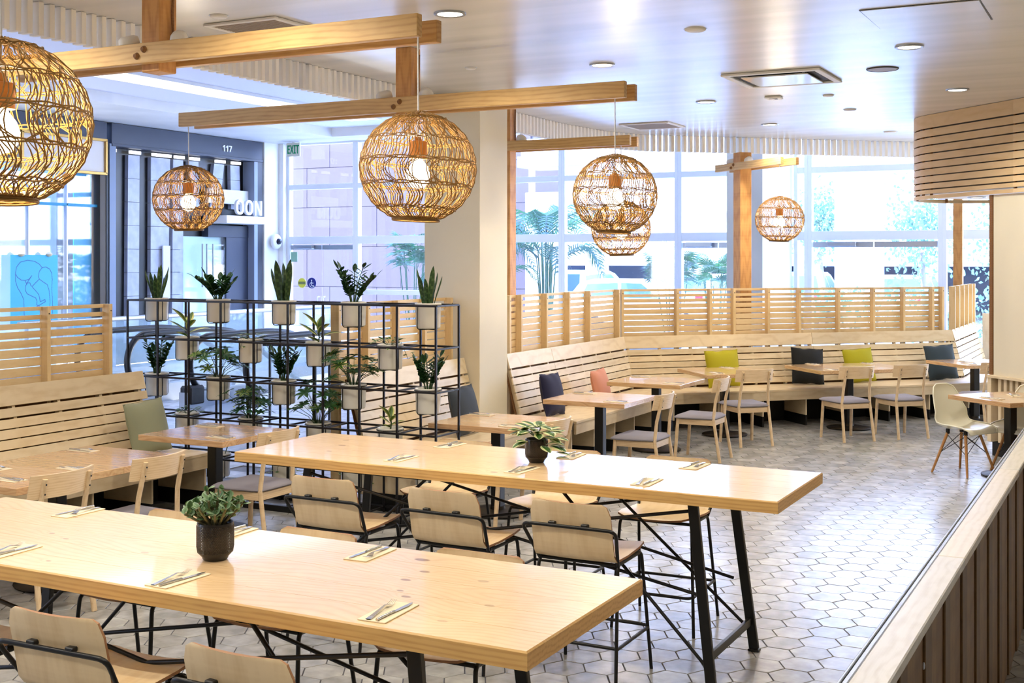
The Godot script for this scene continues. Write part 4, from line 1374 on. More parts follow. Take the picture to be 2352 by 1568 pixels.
# ---------------------------------------------------------------- curved slatted soffit at the upper right
func build_soffit():
	var t = thing("curved_soffit", "curved drum of horizontal plywood slats hanging from the ceiling at right", "soffit", W(-2.0, 14.2, 2.70))
	# path of the outer face in the plan, from the right end round the left tip and back
	var path = []
	var c = Vector2(-1.55, 14.80)      # centre of the rounded end
	var r = 0.86
	var start = c + Vector2(-R2, -R2) * r
	for k in 7:
		path.append(start + Vector2(R2, -R2) * (2.7 * (1.0 - k / 6.0)))
	for k in range(1, 17):
		var an = deg_to_rad(225.0 - 11.25 * k)
		path.append(c + Vector2(cos(an), sin(an)) * r)
	var back = path[path.size() - 1]
	for k in range(1, 4):
		path.append(back + Vector2(R2, -R2) * 0.9 * k)
	var rows = [[0.936, 0.79], [0.773, 0.695], [0.68, 0.605], [0.59, 0.515], [0.50, 0.428], [0.414, 0.345], [0.332, 0.265], [0.252, 0.185], [0.170, 0.115], [0.100, 0.058], [0.040, 0.0]]
	var o = Vector2(-2.0, 14.2)
	var seam = 3
	for q in rows:
		for piece in [[0, seam], [seam, path.size() - 1]]:
			var s := Soup.new()
			for k in range(piece[0], piece[1]):
				var p0 = path[k] - o; var p1 = path[k + 1] - o
				var n0 = side_normal(path, k); var n1 = side_normal(path, k + 1)
				if k == seam and piece[0] == seam:
					p0 += (p1 - p0).normalized() * 0.002
				for f in [[0.0, 1.0], [-0.016, -1.0]]:
					var u0 = p0 + n0 * f[0]; var u1 = p1 + n1 * f[0]
					var m0 = Vector3(n0.x, 0, -n0.y) * f[1]; var m1 = Vector3(n1.x, 0, -n1.y) * f[1]
					s.smooth(Vector3(u0.x, q[1], -u0.y), Vector3(u1.x, q[1], -u1.y), Vector3(u1.x, q[0], -u1.y), Vector3(u0.x, q[0], -u0.y), m0, m1, m1, m0)
				for e in [[q[0], Vector3.UP], [q[1], Vector3.DOWN]]:
					var w0 = p0 - n0 * 0.016; var w1 = p1 - n1 * 0.016
					s.quad(Vector3(p0.x, e[0], -p0.y), Vector3(p1.x, e[0], -p1.y), Vector3(w1.x, e[0], -w1.y), Vector3(w0.x, e[0], -w0.y), e[1])
			part(t, "slat", s.done(), mat.soffit if piece[0] == 0 else mat.soffit2)
	# spacers behind the gaps
	for k in [3, 6, 7, 8, 10, 14, 18]:
		var n = side_normal(path, k)
		var p = path[k] - o - n * 0.03
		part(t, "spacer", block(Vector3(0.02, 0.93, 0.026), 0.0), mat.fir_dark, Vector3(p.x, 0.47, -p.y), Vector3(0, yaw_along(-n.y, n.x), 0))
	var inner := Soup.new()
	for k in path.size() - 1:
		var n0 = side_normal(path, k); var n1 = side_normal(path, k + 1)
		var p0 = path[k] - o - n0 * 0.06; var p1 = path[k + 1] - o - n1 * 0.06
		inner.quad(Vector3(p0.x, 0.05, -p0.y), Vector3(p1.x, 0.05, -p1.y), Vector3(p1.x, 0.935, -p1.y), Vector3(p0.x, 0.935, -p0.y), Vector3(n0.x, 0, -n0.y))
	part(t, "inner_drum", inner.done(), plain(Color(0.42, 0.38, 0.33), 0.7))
	var under := Soup.new()
	var poly = []
	for k in range(0, path.size()):
		var n0 = side_normal(path, k)
		var p = path[k] - o - n0 * 0.05
		poly.append(Vector2(p.x, -p.y))
	under.prism(poly, 0.05, 0.07)
	part(t, "underside", under.done(), mat.white)

func side_normal(path, k) -> Vector2:
	var d = (path[min(k + 1, path.size() - 1)] - path[max(k - 1, 0)]).normalized()
	return Vector2(-d.y, d.x)

# ---------------------------------------------------------------- half-height partition at the right foreground
func build_rail():
	var b0 = 1.2
	var b1 = 9.6
	var t = thing("half_wall", "half height partition with a pale wooden cap at the right edge", "partition", W(-0.645, b0), yaw_along(0, 1))
	var L = b1 - b0
	# local x runs away from the camera, local +z points to the right (plan +a)
	var joints = [0.0, 3.47, 5.55, L]
	for k in 3:
		part(t, "cap", block(Vector3(joints[k + 1] - joints[k] - 0.003, 0.035, 0.094), 0.004), mat.rail_cap if k % 2 == 0 else mat.rail_cap2, Vector3((joints[k] + joints[k + 1]) / 2, 0.9325, 0.013))
		part(t, "edge_strip", block(Vector3(joints[k + 1] - joints[k] - 0.003, 0.031, 0.016), 0.003), mat.brushed, Vector3((joints[k] + joints[k + 1]) / 2, 0.9305, -0.044))
		part(t, "edge_strip", block(Vector3(joints[k + 1] - joints[k] - 0.003, 0.034, 0.008), 0.002), mat.brushed, Vector3((joints[k] + joints[k + 1]) / 2, 0.932, -0.057))
	part(t, "core", block(Vector3(L, 0.915, 0.05), 0.0), mat.fir_dark, Vector3(L / 2, 0.4575, -0.01))
	var widths = [0.16, 0.13, 0.11, 0.17, 0.12, 0.15]
	var x = 0.0
	var k2 = 0
	while x < L - 0.2:
		var w = widths[k2 % 6]
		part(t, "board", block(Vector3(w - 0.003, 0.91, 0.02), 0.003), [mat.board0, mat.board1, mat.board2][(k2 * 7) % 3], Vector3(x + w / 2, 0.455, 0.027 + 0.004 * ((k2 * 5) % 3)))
		x += w
		k2 += 1
	x = 0.0
	while x < L - 0.2:
		part(t, "room_board", block(Vector3(0.197, 0.91, 0.018), 0.002), mat.birch_y, Vector3(x + 0.1, 0.455, -0.044))
		x += 0.2
	part(t, "screw_cap", turned([Vector2(0, 0), Vector2(0.011, 0), Vector2(0.011, 0.003), Vector2(0.007, 0.005), Vector2(0, 0.004)], 14), mat.brushed, Vector3(2.62, 0.81, 0.047), Vector3(PI / 2, 0, 0))

# ---------------------------------------------------------------- posts, beams
func beam_set(label, post_at: Vector2, turn, y, x0, x1, high, post_low, post_high, post_w, plugs = true) -> Node3D:
	# local x along the beams; origin at the post; two beams clasp the post
	var t = thing("timber_post_and_beam", label, "post and beam", W(post_at.x, post_at.y), turn, "timber lamp posts")
	part(t, "post", block(Vector3(post_w, post_high - post_low, post_w), 0.006), mat.fir_y, Vector3(0, (post_low + post_high) / 2, 0))
	var off = post_w / 2 + 0.025
	var k = 0
	for s in [1, -1]:
		part(t, "beam", block(Vector3(snappedf(x1 - x0, 0.001), high, 0.048), 0.003), mat.fir_x if s > 0 else mat.fir_x2, Vector3((x0 + x1) / 2, y, s * off))
		k += 1
	if plugs:
		for q in [[-0.055, -0.015], [0.0, 0.02]]:
			part(t, "plug", turned([Vector2(0, 0), Vector2(0.021, 0), Vector2(0.019, 0.006), Vector2(0.014, 0.008), Vector2(0.012, 0.018), Vector2(0, 0.02)], 12), mat.fir_dark, Vector3(q[0], y + q[1], off + 0.024), Vector3(PI / 2, 0, 0))
	for q in [-1, 1]:
		var lamp = part(t, "spotlight", turned([Vector2(0, 0), Vector2(0.042, 0), Vector2(0.05, 0.02), Vector2(0.05, 0.09), Vector2(0.035, 0.11), Vector2(0, 0.115)], 16), mat.white, Vector3(q * (post_w / 2 + 0.085), y + high / 2 + 0.03, 0.0), Vector3(PI / 2 + 0.25, q * 0.7, 0))
		part(lamp, "bracket", block(Vector3(0.015, 0.05, 0.015), 0.0), mat.black, Vector3(0, 0.05, 0.05))
	part(t, "conduit", rod([Vector3(post_w / 2 + 0.012, y + high / 2, -0.03), Vector3(post_w / 2 + 0.012, (y + post_high) / 2, -0.02), Vector3(post_w / 2 + 0.012, post_high - 0.05, -0.03)], 0.008, 6), mat.fir_dark)
	return t

func build_beams():
	beam_set("hanging timber post with twin beams at the top left", Vector2(-5.05, 5.30), 0.0, 3.20, -1.25, 1.82, 0.115, 3.1, 3.64, 0.14)
	beam_set("hanging timber post with long twin beams in the middle", Vector2(-5.02, 7.92), 0.0, 3.20, -2.2, 1.83, 0.115, 3.1, 3.64, 0.14)
	beam_set("timber post with twin beams right of the cream column", Vector2(-5.93, 11.28), 0.0, 3.20, -0.5, 1.42, 0.10, 0.0, 3.64, 0.14)
	beam_set("free standing timber post with short crossed beams by the angled bench", Vector2(-4.63, 15.32), yaw_along(1, -0.85), 3.22, -0.45, 1.04, 0.092, 0.0, 3.40, 0.17)
	beam_set("hanging timber beams above the nearest lamp", Vector2(-4.4, 2.90), 0.0, 3.20, -1.4, 1.3, 0.115, 3.1, 3.64, 0.14)
	var p = thing("timber_post", "timber post standing at the far right bench", "post", W(-2.47, 18.95), 0.0, "timber lamp posts")
	part(p, "post", block(Vector3(0.13, 3.64, 0.13), 0.006), mat.fir_y, Vector3(0, 1.82, 0))
	part(p, "base_plate", block(Vector3(0.2, 0.012, 0.2), 0.002), mat.black_metal, Vector3(0, 0.006, 0))

# ---------------------------------------------------------------- woven pendant lamps
func globe_point(r, lat, lon) -> Vector3:
	# slightly flattened ball, open at the foot
	return Vector3(r * cos(lat) * cos(lon), r * 0.95 * sin(lat), r * cos(lat) * sin(lon))

func globe_mesh() -> ArrayMesh:
	var s := Soup.new()
	var g := RandomNumberGenerator.new()
	g.seed = 99
	var r = 0.29
	var lats = [-66.0, -47.0, -19.0, 6.0, 30.0, 62.0, 84.0]     # woven rings, degrees
	# paired strands that swing from ring to ring, some crossing
	var count = 62
	for k in count:
		for pair in 2:
			var base = TAU * (k + 0.28 * pair) / count
			var pts = []
			var phase = g.randf() * 0.4
			for j in lats.size() - 1:
				var swing = [0.16, -0.30, 0.10, -0.10, 0.22, 0.3][j]
				if k % 4 == 1:
					swing = [-0.25, -0.12, 0.42, -0.02, -0.30, -0.2][j]
				elif k % 9 == 4:
					swing = [0.3, -0.34, -0.42, -0.16, 0.36, 0.2][j]
				for q in 4:
					var f = q / 4.0
					var lat = deg_to_rad(lerpf(lats[j], lats[j + 1], f))
					var bow = sin(f * PI)
					pts.append(globe_point(r + 0.004 * sin(f * TAU + phase) * (1 if pair else -1), lat, base + swing * bow * 0.55 + (f * 0.06 if pair else 0.0)))
			pts.append(globe_point(r, deg_to_rad(84), base))
			s.tube(pts, 0.0025, 4, false)
	# rings: twisted double bands
	for lat_d in lats:
		for w in [[-0.005, 0.0], [0.005, PI]]:
			var pts = []
			var n = 64
			for k in n + 1:
				var lon = TAU * k / n
				pts.append(globe_point(r + 0.0025 * sin(lon * 16 + w[1]), deg_to_rad(lat_d), lon) + Vector3(0, w[0] + 0.0025 * cos(lon * 16 + w[1]), 0))
			s.tube(pts, 0.0032 if lat_d > -60 else 0.0045, 4, false)
	# foot rim
	for w in [-0.012, -0.004, 0.004]:
		var pts = []
		for k in 49:
			pts.append(globe_point(r, deg_to_rad(-66), TAU * k / 48) + Vector3(0, w, 0))
		s.tube(pts, 0.005, 4, false)
	return s.done()

func build_pendants():
	var shade = globe_mesh()
	var glow = glowing(Color(1.0, 0.95, 0.85), 6.0)
	var bulb = turned([Vector2(0, -0.075), Vector2(0.035, -0.066), Vector2(0.058, -0.035), Vector2(0.062, 0.0), Vector2(0.05, 0.035), Vector2(0.026, 0.065), Vector2(0.022, 0.08), Vector2(0, 0.08)], 20)
	var socket = turned([Vector2(0, 0), Vector2(0.046, 0), Vector2(0.046, 0.085), Vector2(0.02, 0.09), Vector2(0.012, 0.12), Vector2(0, 0.12)], 18)
	var defs = [
		[-3.37, 2.805, 2.482, 3.195, "big woven rattan globe lamp cut by the left edge"],
		[-7.13, 7.825, 2.535, 3.195, "small looking rattan globe lamp in front of the striped shop"],
		[-3.24, 5.205, 2.487, 3.195, "large rattan globe lamp in front of the cream column"],
		[-3.27, 7.825, 2.475, 3.195, "rattan globe lamp in front of the left windows, nearer of two overlapping"],
		[-4.61, 11.185, 2.33, 3.20, "rattan globe lamp peeping out behind the overlapping nearer globe"],
		[-3.947, 14.59, 2.51, 3.226, "smallest looking rattan globe lamp right of the wooden post"]]
	for k in defs.size():
		var d = defs[k]
		var t = thing("rattan_pendant_lamp", d[4], "pendant lamp", W(d[0], d[1], d[2]), 0.5 * k, "woven rattan globe lamps")
		part(t, "shade", shade, mat.rattan, Vector3.ZERO, Vector3(0.03 * (k % 3 - 1), k * 1.1, 0.03))
		part(t, "bulb", bulb, glow, Vector3(0, -0.03, 0))
		part(t, "socket", socket, mat.socket, Vector3(0, 0.045, 0))
		part(t, "cord", rod([Vector3(0, 0.16, 0), Vector3(0.002, 0.3, 0), Vector3(0, d[3] - 0.05 - d[2], 0)], 0.0045, 6), mat.frame)
		var l := OmniLight3D.new()
		l.name = named(self, "pendant_bulb_lamp")
		l.light_energy = GLOBE
		l.light_color = Color(1.0, 0.92, 0.78)
		l.omni_range = 30.0
		l.omni_attenuation = 2.0
		l.light_size = 0.05
		l.shadow_enabled = true
		add_child(l)
		l.position = W(d[0], d[1], d[2] - 0.03)

# ---------------------------------------------------------------- long tables
func build_long_tables():
	var light = Color(0.93, 0.81, 0.63)
	var dark = Color(0.80, 0.63, 0.42)
	# knots as (u along the table from its left end, v from the near edge, half length, strength)
	var knots1 = [Vector4(0.741, 0.86, 0.0085, 1.0), Vector4(0.772, 0.70, 0.0055, 1.0), Vector4(0.772, 0.56, 0.0055, 1.0), Vector4(0.79, 0.42, 0.0035, 1.0), Vector4(0.808, 0.36, 0.005, 1.0), Vector4(0.90, 0.40, 0.005, 0.6), Vector4(0.885, 0.16, 0.005, 0.35), Vector4(0.43, 0.42, 0.005, 0.45), Vector4(0.50, 0.42, 0.004, 0.4), Vector4(0.30, 0.12, 0.004, 0.9), Vector4(0.36, 0.13, 0.003, 0.9), Vector4(0.25, 0.5, 0.004, 0.8), Vector4(0.29, 0.45, 0.004, 0.8), Vector4(0.85, 0.68, 0.006, 0.5), Vector4(0.2, 0.8, 0.004, 0.7)]
	var knots2 = [Vector4(0.13, 0.55, 0.007, 0.8), Vector4(0.10, 0.75, 0.006, 0.6), Vector4(0.15, 0.30, 0.005, 0.7), Vector4(0.52, 0.10, 0.006, 1.0), Vector4(0.56, 0.25, 0.005, 0.8), Vector4(0.28, 0.62, 0.005, 0.6), Vector4(0.66, 0.2, 0.005, 0.5), Vector4(0.82, 0.5, 0.005, 0.4)]
	tex.pine1 = pine_texture(81, light, dark, knots1, 1024, 288)
	tex.pine2 = pine_texture(95, light, dark, knots2, 1024, 288)
	long_table("long pine table in the foreground", "long table in front", -4.67, 3.04, 3.135, 0.878, tex.pine1)
	long_table("long pine table in the middle of the room behind the foreground table", "long table behind", -4.615, 5.442, 3.135, 0.855, tex.pine2)

func long_table(label, key, a0, b0, L, D, t):
	var o = thing("communal_table", label, "table", W(a0, b0), 0.0, "long communal tables")
	var m := StandardMaterial3D.new()
	m.albedo_texture = t
	m.roughness = 0.34
	m.clearcoat_enabled = true
	m.clearcoat = 0.5
	m.clearcoat_roughness = 0.08
	var side = grained(tex.fir, Vector3(0.5, 6, 6), 0.4, Vector3(0.2, 0.1, 0.4), Color(1.0, 0.97, 0.90))
	var rows = 5
	for k in rows:
		var z0 = -D * k / rows
		var z1 = -D * (k + 1) / rows
		var s := Soup.new()
		var y1 = 0.935
		var y0 = 0.88
		var g = 0.0006
		var e0 = 0.005 if k == 0 else g
		var e1 = 0.005 if k == rows - 1 else g
		var uv = func(p): return Vector2(p.x / L, -p.z / D)
		var top = [Vector3(0.005, y1, z0 - e0), Vector3(L - 0.005, y1, z0 - e0), Vector3(L - 0.005, y1, z1 + e1), Vector3(0.005, y1, z1 + e1)]
		s.quad_uv(top[0], top[1], top[2], top[3], Vector3.UP, uv.call(top[0]), uv.call(top[1]), uv.call(top[2]), uv.call(top[3]))
		part(o, "plank", s.done(false, true), m)
		var q := Soup.new()
		var rim = [Vector3(0, y1 - 0.005, z0), Vector3(L, y1 - 0.005, z0), Vector3(L, y1 - 0.005, z1), Vector3(0, y1 - 0.005, z1)]
		var low = [Vector3(0.0, y0, z0), Vector3(L, y0, z0), Vector3(L, y0, z1), Vector3(0, y0, z1)]
		for j in 4:
			var j2 = (j + 1) % 4
			var out = [Vector3.BACK, Vector3.RIGHT, Vector3.FORWARD, Vector3.LEFT][j]
			q.quad(rim[j], rim[j2], top[j2], top[j], out + Vector3.UP)
			q.quad(low[j], low[j2], rim[j2], rim[j], out)
		q.quad(low[0], low[1], low[2], low[3], Vector3.DOWN)
		part(o, "plank_edge", q.done(), side)
	# trestle legs of black flat steel: two splayed pairs, low stretchers, long thin braces
	for s in [0, 1]:
		var x_top = 0.44 if s == 0 else L - 0.44
		var x_low = 0.34 if s == 0 else L - 0.33
		var inward = 1.0 if s == 0 else -1.0
		for e in [0, 1]:
			var p = Vector3(x_top, 0.878, -0.11 if e == 0 else -D + 0.13)
			var f = Vector3(x_low, 0.012, -0.06 if e == 0 else -D + 0.10)
			var leg := Soup.new()
			var up = (p - f).normalized()
			var ax = (Vector3.RIGHT - up * up.x).normalized()
			leg.chamfered((p + f) / 2, Vector3(0.05, p.distance_to(f), 0.025), 0.003, Basis(ax, up, ax.cross(up)))
			part(o, "leg", leg.done(), mat.black_metal)
			part(o, "foot_pad", block(Vector3(0.06, 0.012, 0.04), 0.003), mat.black, Vector3(f.x, 0.006, f.z))
			var low = f.lerp(p, 0.10)
			var high = f.lerp(p, 0.95)
			part(o, "brace", rod([low, Vector3(x_low + inward * 0.86, 0.878, p.z + (-0.08 if e == 0 else 0.08))], 0.0085, 8), mat.black_metal)
			part(o, "brace", rod([high, Vector3((0.40 if s == 1 else L - 0.40), 0.40, p.z + (-0.10 if e == 0 else 0.10))], 0.0085, 8), mat.black_metal)
		var xs = lerpf(x_low, x_top, 0.17)
		part(o, "stretcher", block(Vector3(0.022, 0.04, D - 0.18), 0.003), mat.black_metal, Vector3(xs, 0.155, -D / 2 + 0.01))
		part(o, "top_bar", block(Vector3(0.05, 0.02, D - 0.2), 0.002), mat.black_metal, Vector3(x_top, 0.87, -D / 2))

# ---------------------------------------------------------------- counter stools with bent plywood shells
func ply_shell() -> Array:
	# section through the middle: seat front to back top, (z, y); local -z is the front
	var sec = [Vector2(-0.225, 0.612), Vector2(-0.20, 0.622), Vector2(-0.10, 0.618), Vector2(0.05, 0.607), Vector2(0.135, 0.605), Vector2(0.175, 0.615), Vector2(0.198, 0.642), Vector2(0.208, 0.69), Vector2(0.222, 0.76), Vector2(0.238, 0.83), Vector2(0.248, 0.875), Vector2(0.250, 0.885)]
	var half = [0.165, 0.205, 0.222, 0.222, 0.218, 0.212, 0.208, 0.207, 0.207, 0.206, 0.190, 0.165]
	var cols = 11
	var th = 0.011
	var grid = []
	for k in sec.size():
		var row = []
		for j in cols:
			var f = -1.0 + 2.0 * j / (cols - 1)
			var curve = 0.0
			# the seat dishes a little, the back wraps a little
			if k <= 4:
				row.append(Vector3(f * half[k], sec[k].y + 0.012 * f * f, sec[k].x))
			else:
				row.append(Vector3(f * half[k], sec[k].y, sec[k].x - 0.018 * f * f))
		grid.append(row)
	var nrm = []
	for k in sec.size():
		var row = []
		for j in cols:
			var du = grid[k][min(j + 1, cols - 1)] - grid[k][max(j - 1, 0)]
			var dv = grid[min(k + 1, sec.size() - 1)][j] - grid[max(k - 1, 0)][j]
			row.append(dv.cross(du).normalized())     # away from the sitter is minus this
		nrm.append(row)
	var s := Soup.new()
	var e := Soup.new()
	for k in sec.size() - 1:
		for j in cols - 1:
			var p = [grid[k][j], grid[k][j + 1], grid[k + 1][j + 1], grid[k + 1][j]]
			var n = [nrm[k][j], nrm[k][j + 1], nrm[k + 1][j + 1], nrm[k + 1][j]]
			s.smooth(p[0], p[1], p[2], p[3], n[0], n[1], n[2], n[3])
			s.smooth(p[0] - n[0] * th, p[1] - n[1] * th, p[2] - n[2] * th, p[3] - n[3] * th, -n[0], -n[1], -n[2], -n[3])
	var rim = []
	for j in cols:
		rim.append([0, j])
	for k in range(1, sec.size()):
		rim.append([k, cols - 1])
	for j in range(cols - 2, -1, -1):
		rim.append([sec.size() - 1, j])
	for k in range(sec.size() - 2, 0, -1):
		rim.append([k, 0])
	for i in rim.size():
		var u = rim[i]; var w = rim[(i + 1) % rim.size()]
		var p = grid[u[0]][u[1]]; var q = grid[w[0]][w[1]]
		var n0 = nrm[u[0]][u[1]]; var n1 = nrm[w[0]][w[1]]
		var out = (q - p).cross(n0)
		var centre = Vector3(0, 0.7, 0.05)
		if out.dot((p + q) / 2 - centre) < 0:
			out = -out
		e.quad(p, q, q - n1 * th, p - n0 * th, out)
	return [s.done(), e.done()]

func make_stool(label) -> Node3D:
	var t = thing("counter_stool", label, "stool", Vector3.ZERO, 0.0, "plywood counter stools at the long tables")
	var sh = ply_shell()
	part(t, "shell", sh[0], mat.stool_ply)
	part(t, "shell_edge", sh[1], mat.ply_edge)
	var r = 0.009
	for s in [-1, 1]:
		# rear leg runs up to the seat, then on to the back bar
		part(t, "rear_leg", rod(rounded([Vector3(s * 0.235, 0.0, 0.235), Vector3(s * 0.205, 0.585, 0.135), Vector3(s * 0.19, 0.59, 0.05)], 0.03), r, 8), mat.black_metal)
		part(t, "front_leg", rod(rounded([Vector3(s * 0.235, 0.0, -0.225), Vector3(s * 0.205, 0.590, -0.165), Vector3(s * 0.19, 0.592, -0.08)], 0.03), r, 8), mat.black_metal)
		part(t, "seat_rail", rod([Vector3(s * 0.20, 0.588, -0.16), Vector3(s * 0.20, 0.584, 0.14)], r, 8), mat.black_metal)
		part(t, "foot_rail", rod([Vector3(s * 0.226, 0.21, 0.195), Vector3(s * 0.226, 0.21, -0.20)], 0.0085, 8), mat.black_metal)
		part(t, "bracket", block(Vector3(0.035, 0.016, 0.026), 0.003), mat.black, Vector3(s * 0.085, 0.782, 0.246))
	part(t, "back_bar", rod(rounded([Vector3(-0.205, 0.585, 0.135), Vector3(-0.245, 0.772, 0.255), Vector3(0.245, 0.772, 0.255), Vector3(0.205, 0.585, 0.135)], 0.045, 5), r, 8), mat.black_metal)
	part(t, "cross_rail", rod([Vector3(-0.2, 0.585, 0.13), Vector3(0.2, 0.585, 0.13)], r, 8), mat.black_metal)
	part(t, "cross_rail", rod([Vector3(-0.2, 0.590, -0.155), Vector3(0.2, 0.590, -0.155)], r, 8), mat.black_metal)
	part(t, "foot_rail", rod(rounded([Vector3(-0.226, 0.21, -0.19), Vector3(-0.21, 0.21, -0.235), Vector3(0.21, 0.21, -0.235), Vector3(0.226, 0.21, -0.19)], 0.03), 0.0085, 8), mat.black_metal)
	part(t, "foot_rail", rod([Vector3(-0.226, 0.21, 0.19), Vector3(0.226, 0.21, 0.19)], 0.0085, 8), mat.black_metal)
	return t

func build_stools():
	mat.stool_ply = grained(tex.birch, Vector3(2.4, 0.7, 0.7), 0.38, Vector3(0.2, 0.1, 0.5), Color(1.0, 0.97, 0.92))
	var first = make_stool("plywood stool, nearest the left edge, at the front of the foreground table")
	var near = yaw_to(0, 1)
	var far = yaw_to(0, -1)
	first.position = W(-3.15, 3.06)
	first.rotation.y = near + 0.03
	var defs = [
		[-2.36, 3.03, near - 0.02, "plywood stool cut by the bottom edge, nearest the right end at the front"],
		[-3.93, 3.06, near, "plywood stool at the bottom left corner, only its seat edge in view"],
		[-3.87, 3.97, far, "plywood stool behind the foreground table, left of the dark pot"],
		[-3.10, 3.95, far, "plywood stool behind the foreground table, just right of the dark pot"],
		[-2.31, 3.93, far, "plywood stool behind the foreground table, nearest its right end"],
		[-3.84, 5.46, near, "plywood stool on the near side of the middle table, leftmost of three"],
		[-3.10, 5.45, near - 0.02, "plywood stool on the near side of the middle table, centre of three"],
		[-2.42, 5.47, near, "plywood stool on the near side of the middle table, rightmost of three"],
		[-3.82, 6.46, far, "plywood stool on the far side of the middle table, leftmost of three"],
		[-3.08, 6.45, far, "plywood stool on the far side of the middle table, centre of three"],
		[-2.40, 6.47, far + 0.03, "plywood stool on the far side of the middle table, rightmost of three"]]
	for d in defs:
		copy_of(first, d[3], W(d[0], d[1]), d[2])

# ---------------------------------------------------------------- square dining tables on pedestals
func dining_table(label, corner: Vector2, ang, w, d, cover = 0.0) -> Node3D:
	# corner: left corner in the plan; local x runs along ang, local -z runs across
	var t = thing("dining_table", label, "table", W(corner.x, corner.y), ang, "square dining tables along the benches")
	var rows = 5
	for k in rows:
		part(t, "plank", block(Vector3(snappedf(w, 0.001), 0.042, snappedf(d / rows - 0.0008, 0.0001)), 0.002), mat["butcher%d" % ((k * 3 + int(corner.y * 7)) % 4)], Vector3(w / 2, 0.719, -d * (k + 0.5) / rows))
	var legs = [0.5] if w < 1.1 else [0.25, 0.75]
	for f in legs:
		var c = Vector3(w * f, 0, -d / 2)
		part(t, "pedestal", block(Vector3(0.085, 0.66, 0.085), 0.006), mat.black, c + Vector3(0, 0.36, 0))
		part(t, "top_plate", block(Vector3(0.34, 0.014, 0.34), 0.003), mat.black, c + Vector3(0, 0.691, 0))
		part(t, "base", turned([Vector2(0, 0.004), Vector2(0.255, 0.004), Vector2(0.262, 0.012), Vector2(0.255, 0.018), Vector2(0.15, 0.027), Vector2(0.06, 0.035), Vector2(0.055, 0.06), Vector2(0, 0.06)], 28), mat.cast_base, c)
	return t

func make_chair(label) -> Node3D:
	# local -z is the front
	var t = thing("wooden_chair", label, "chair", Vector3.ZERO, 0.0, "wooden chairs with grey seats at the dining tables")
	for s in [-1, 1]:
		part(t, "front_leg", rod([Vector3(s * 0.195, 0.0, -0.225), Vector3(s * 0.185, 0.43, -0.195)], 0.0165, 10, 0.018), mat.oak_y)
		part(t, "rear_leg", rod([Vector3(s * 0.192, 0.0, 0.245), Vector3(s * 0.178, 0.43, 0.175), Vector3(s * 0.165, 0.60, 0.190), Vector3(s * 0.158, 0.815, 0.240)], 0.0165, 10, 0.015), mat.oak_y)
		part(t, "side_rail", block(Vector3(0.022, 0.055, 0.36), 0.003), mat.oak_z, Vector3(s * 0.178, 0.392, -0.01))
	part(t, "front_rail", block(Vector3(0.35, 0.055, 0.022), 0.003), mat.oak_x, Vector3(0, 0.392, -0.195))
	part(t, "rear_rail", block(Vector3(0.33, 0.055, 0.022), 0.003), mat.oak_x, Vector3(0, 0.392, 0.172))
	part(t, "seat", seat_pad(), mat.cushion_seat, Vector3(0, 0.425, -0.02))
	# curved backrest
	var s2 := Soup.new()
	var n = 14
	var rad = 0.42
	for k in n:
		var q = []
		for e in [k, k + 1]:
			var an = lerpf(-0.57, 0.57, float(e) / n)
			q.append([Vector3(sin(an) * rad, 0, cos(an) * rad - rad), Vector3(sin(an), 0, cos(an))])
		for f in [[0.0, 1.0], [-0.016, -1.0]]:
			var a0 = q[0][0] + q[0][1] * f[0]; var a1 = q[1][0] + q[1][1] * f[0]
			var up = Vector3(0, 0.135, 0.03)
			s2.smooth(a0, a1, a1 + up, a0 + up, q[0][1] * f[1], q[1][1] * f[1], q[1][1] * f[1], q[0][1] * f[1])
		var b0 = q[0][0] - q[0][1] * 0.016; var b1 = q[1][0] - q[1][1] * 0.016
		var up2 = Vector3(0, 0.135, 0.03)
		s2.quad(q[0][0] + up2, q[1][0] + up2, b1 + up2, b0 + up2, Vector3.UP)
		s2.quad(q[0][0], q[1][0], b1, b0, Vector3.DOWN)
		if k == 0:
			s2.quad(q[0][0], b0, b0 + up2, q[0][0] + up2, Vector3.LEFT)
		if k == n - 1:
			s2.quad(q[1][0], b1, b1 + up2, q[1][0] + up2, Vector3.RIGHT)
	part(t, "backrest", s2.done(), mat.oak_x, Vector3(0, 0.702, 0.240))
	for s in [-1, 1]:
		for y in [0.73, 0.785]:
			part(t, "bolt", turned([Vector2(0, 0), Vector2(0.0055, 0), Vector2(0.005, 0.002), Vector2(0, 0.003)], 8), mat.black, Vector3(s * 0.161, y, 0.238 + (y - 0.73) * 0.2 + 0.003), Vector3(PI / 2, 0, 0))
	return t

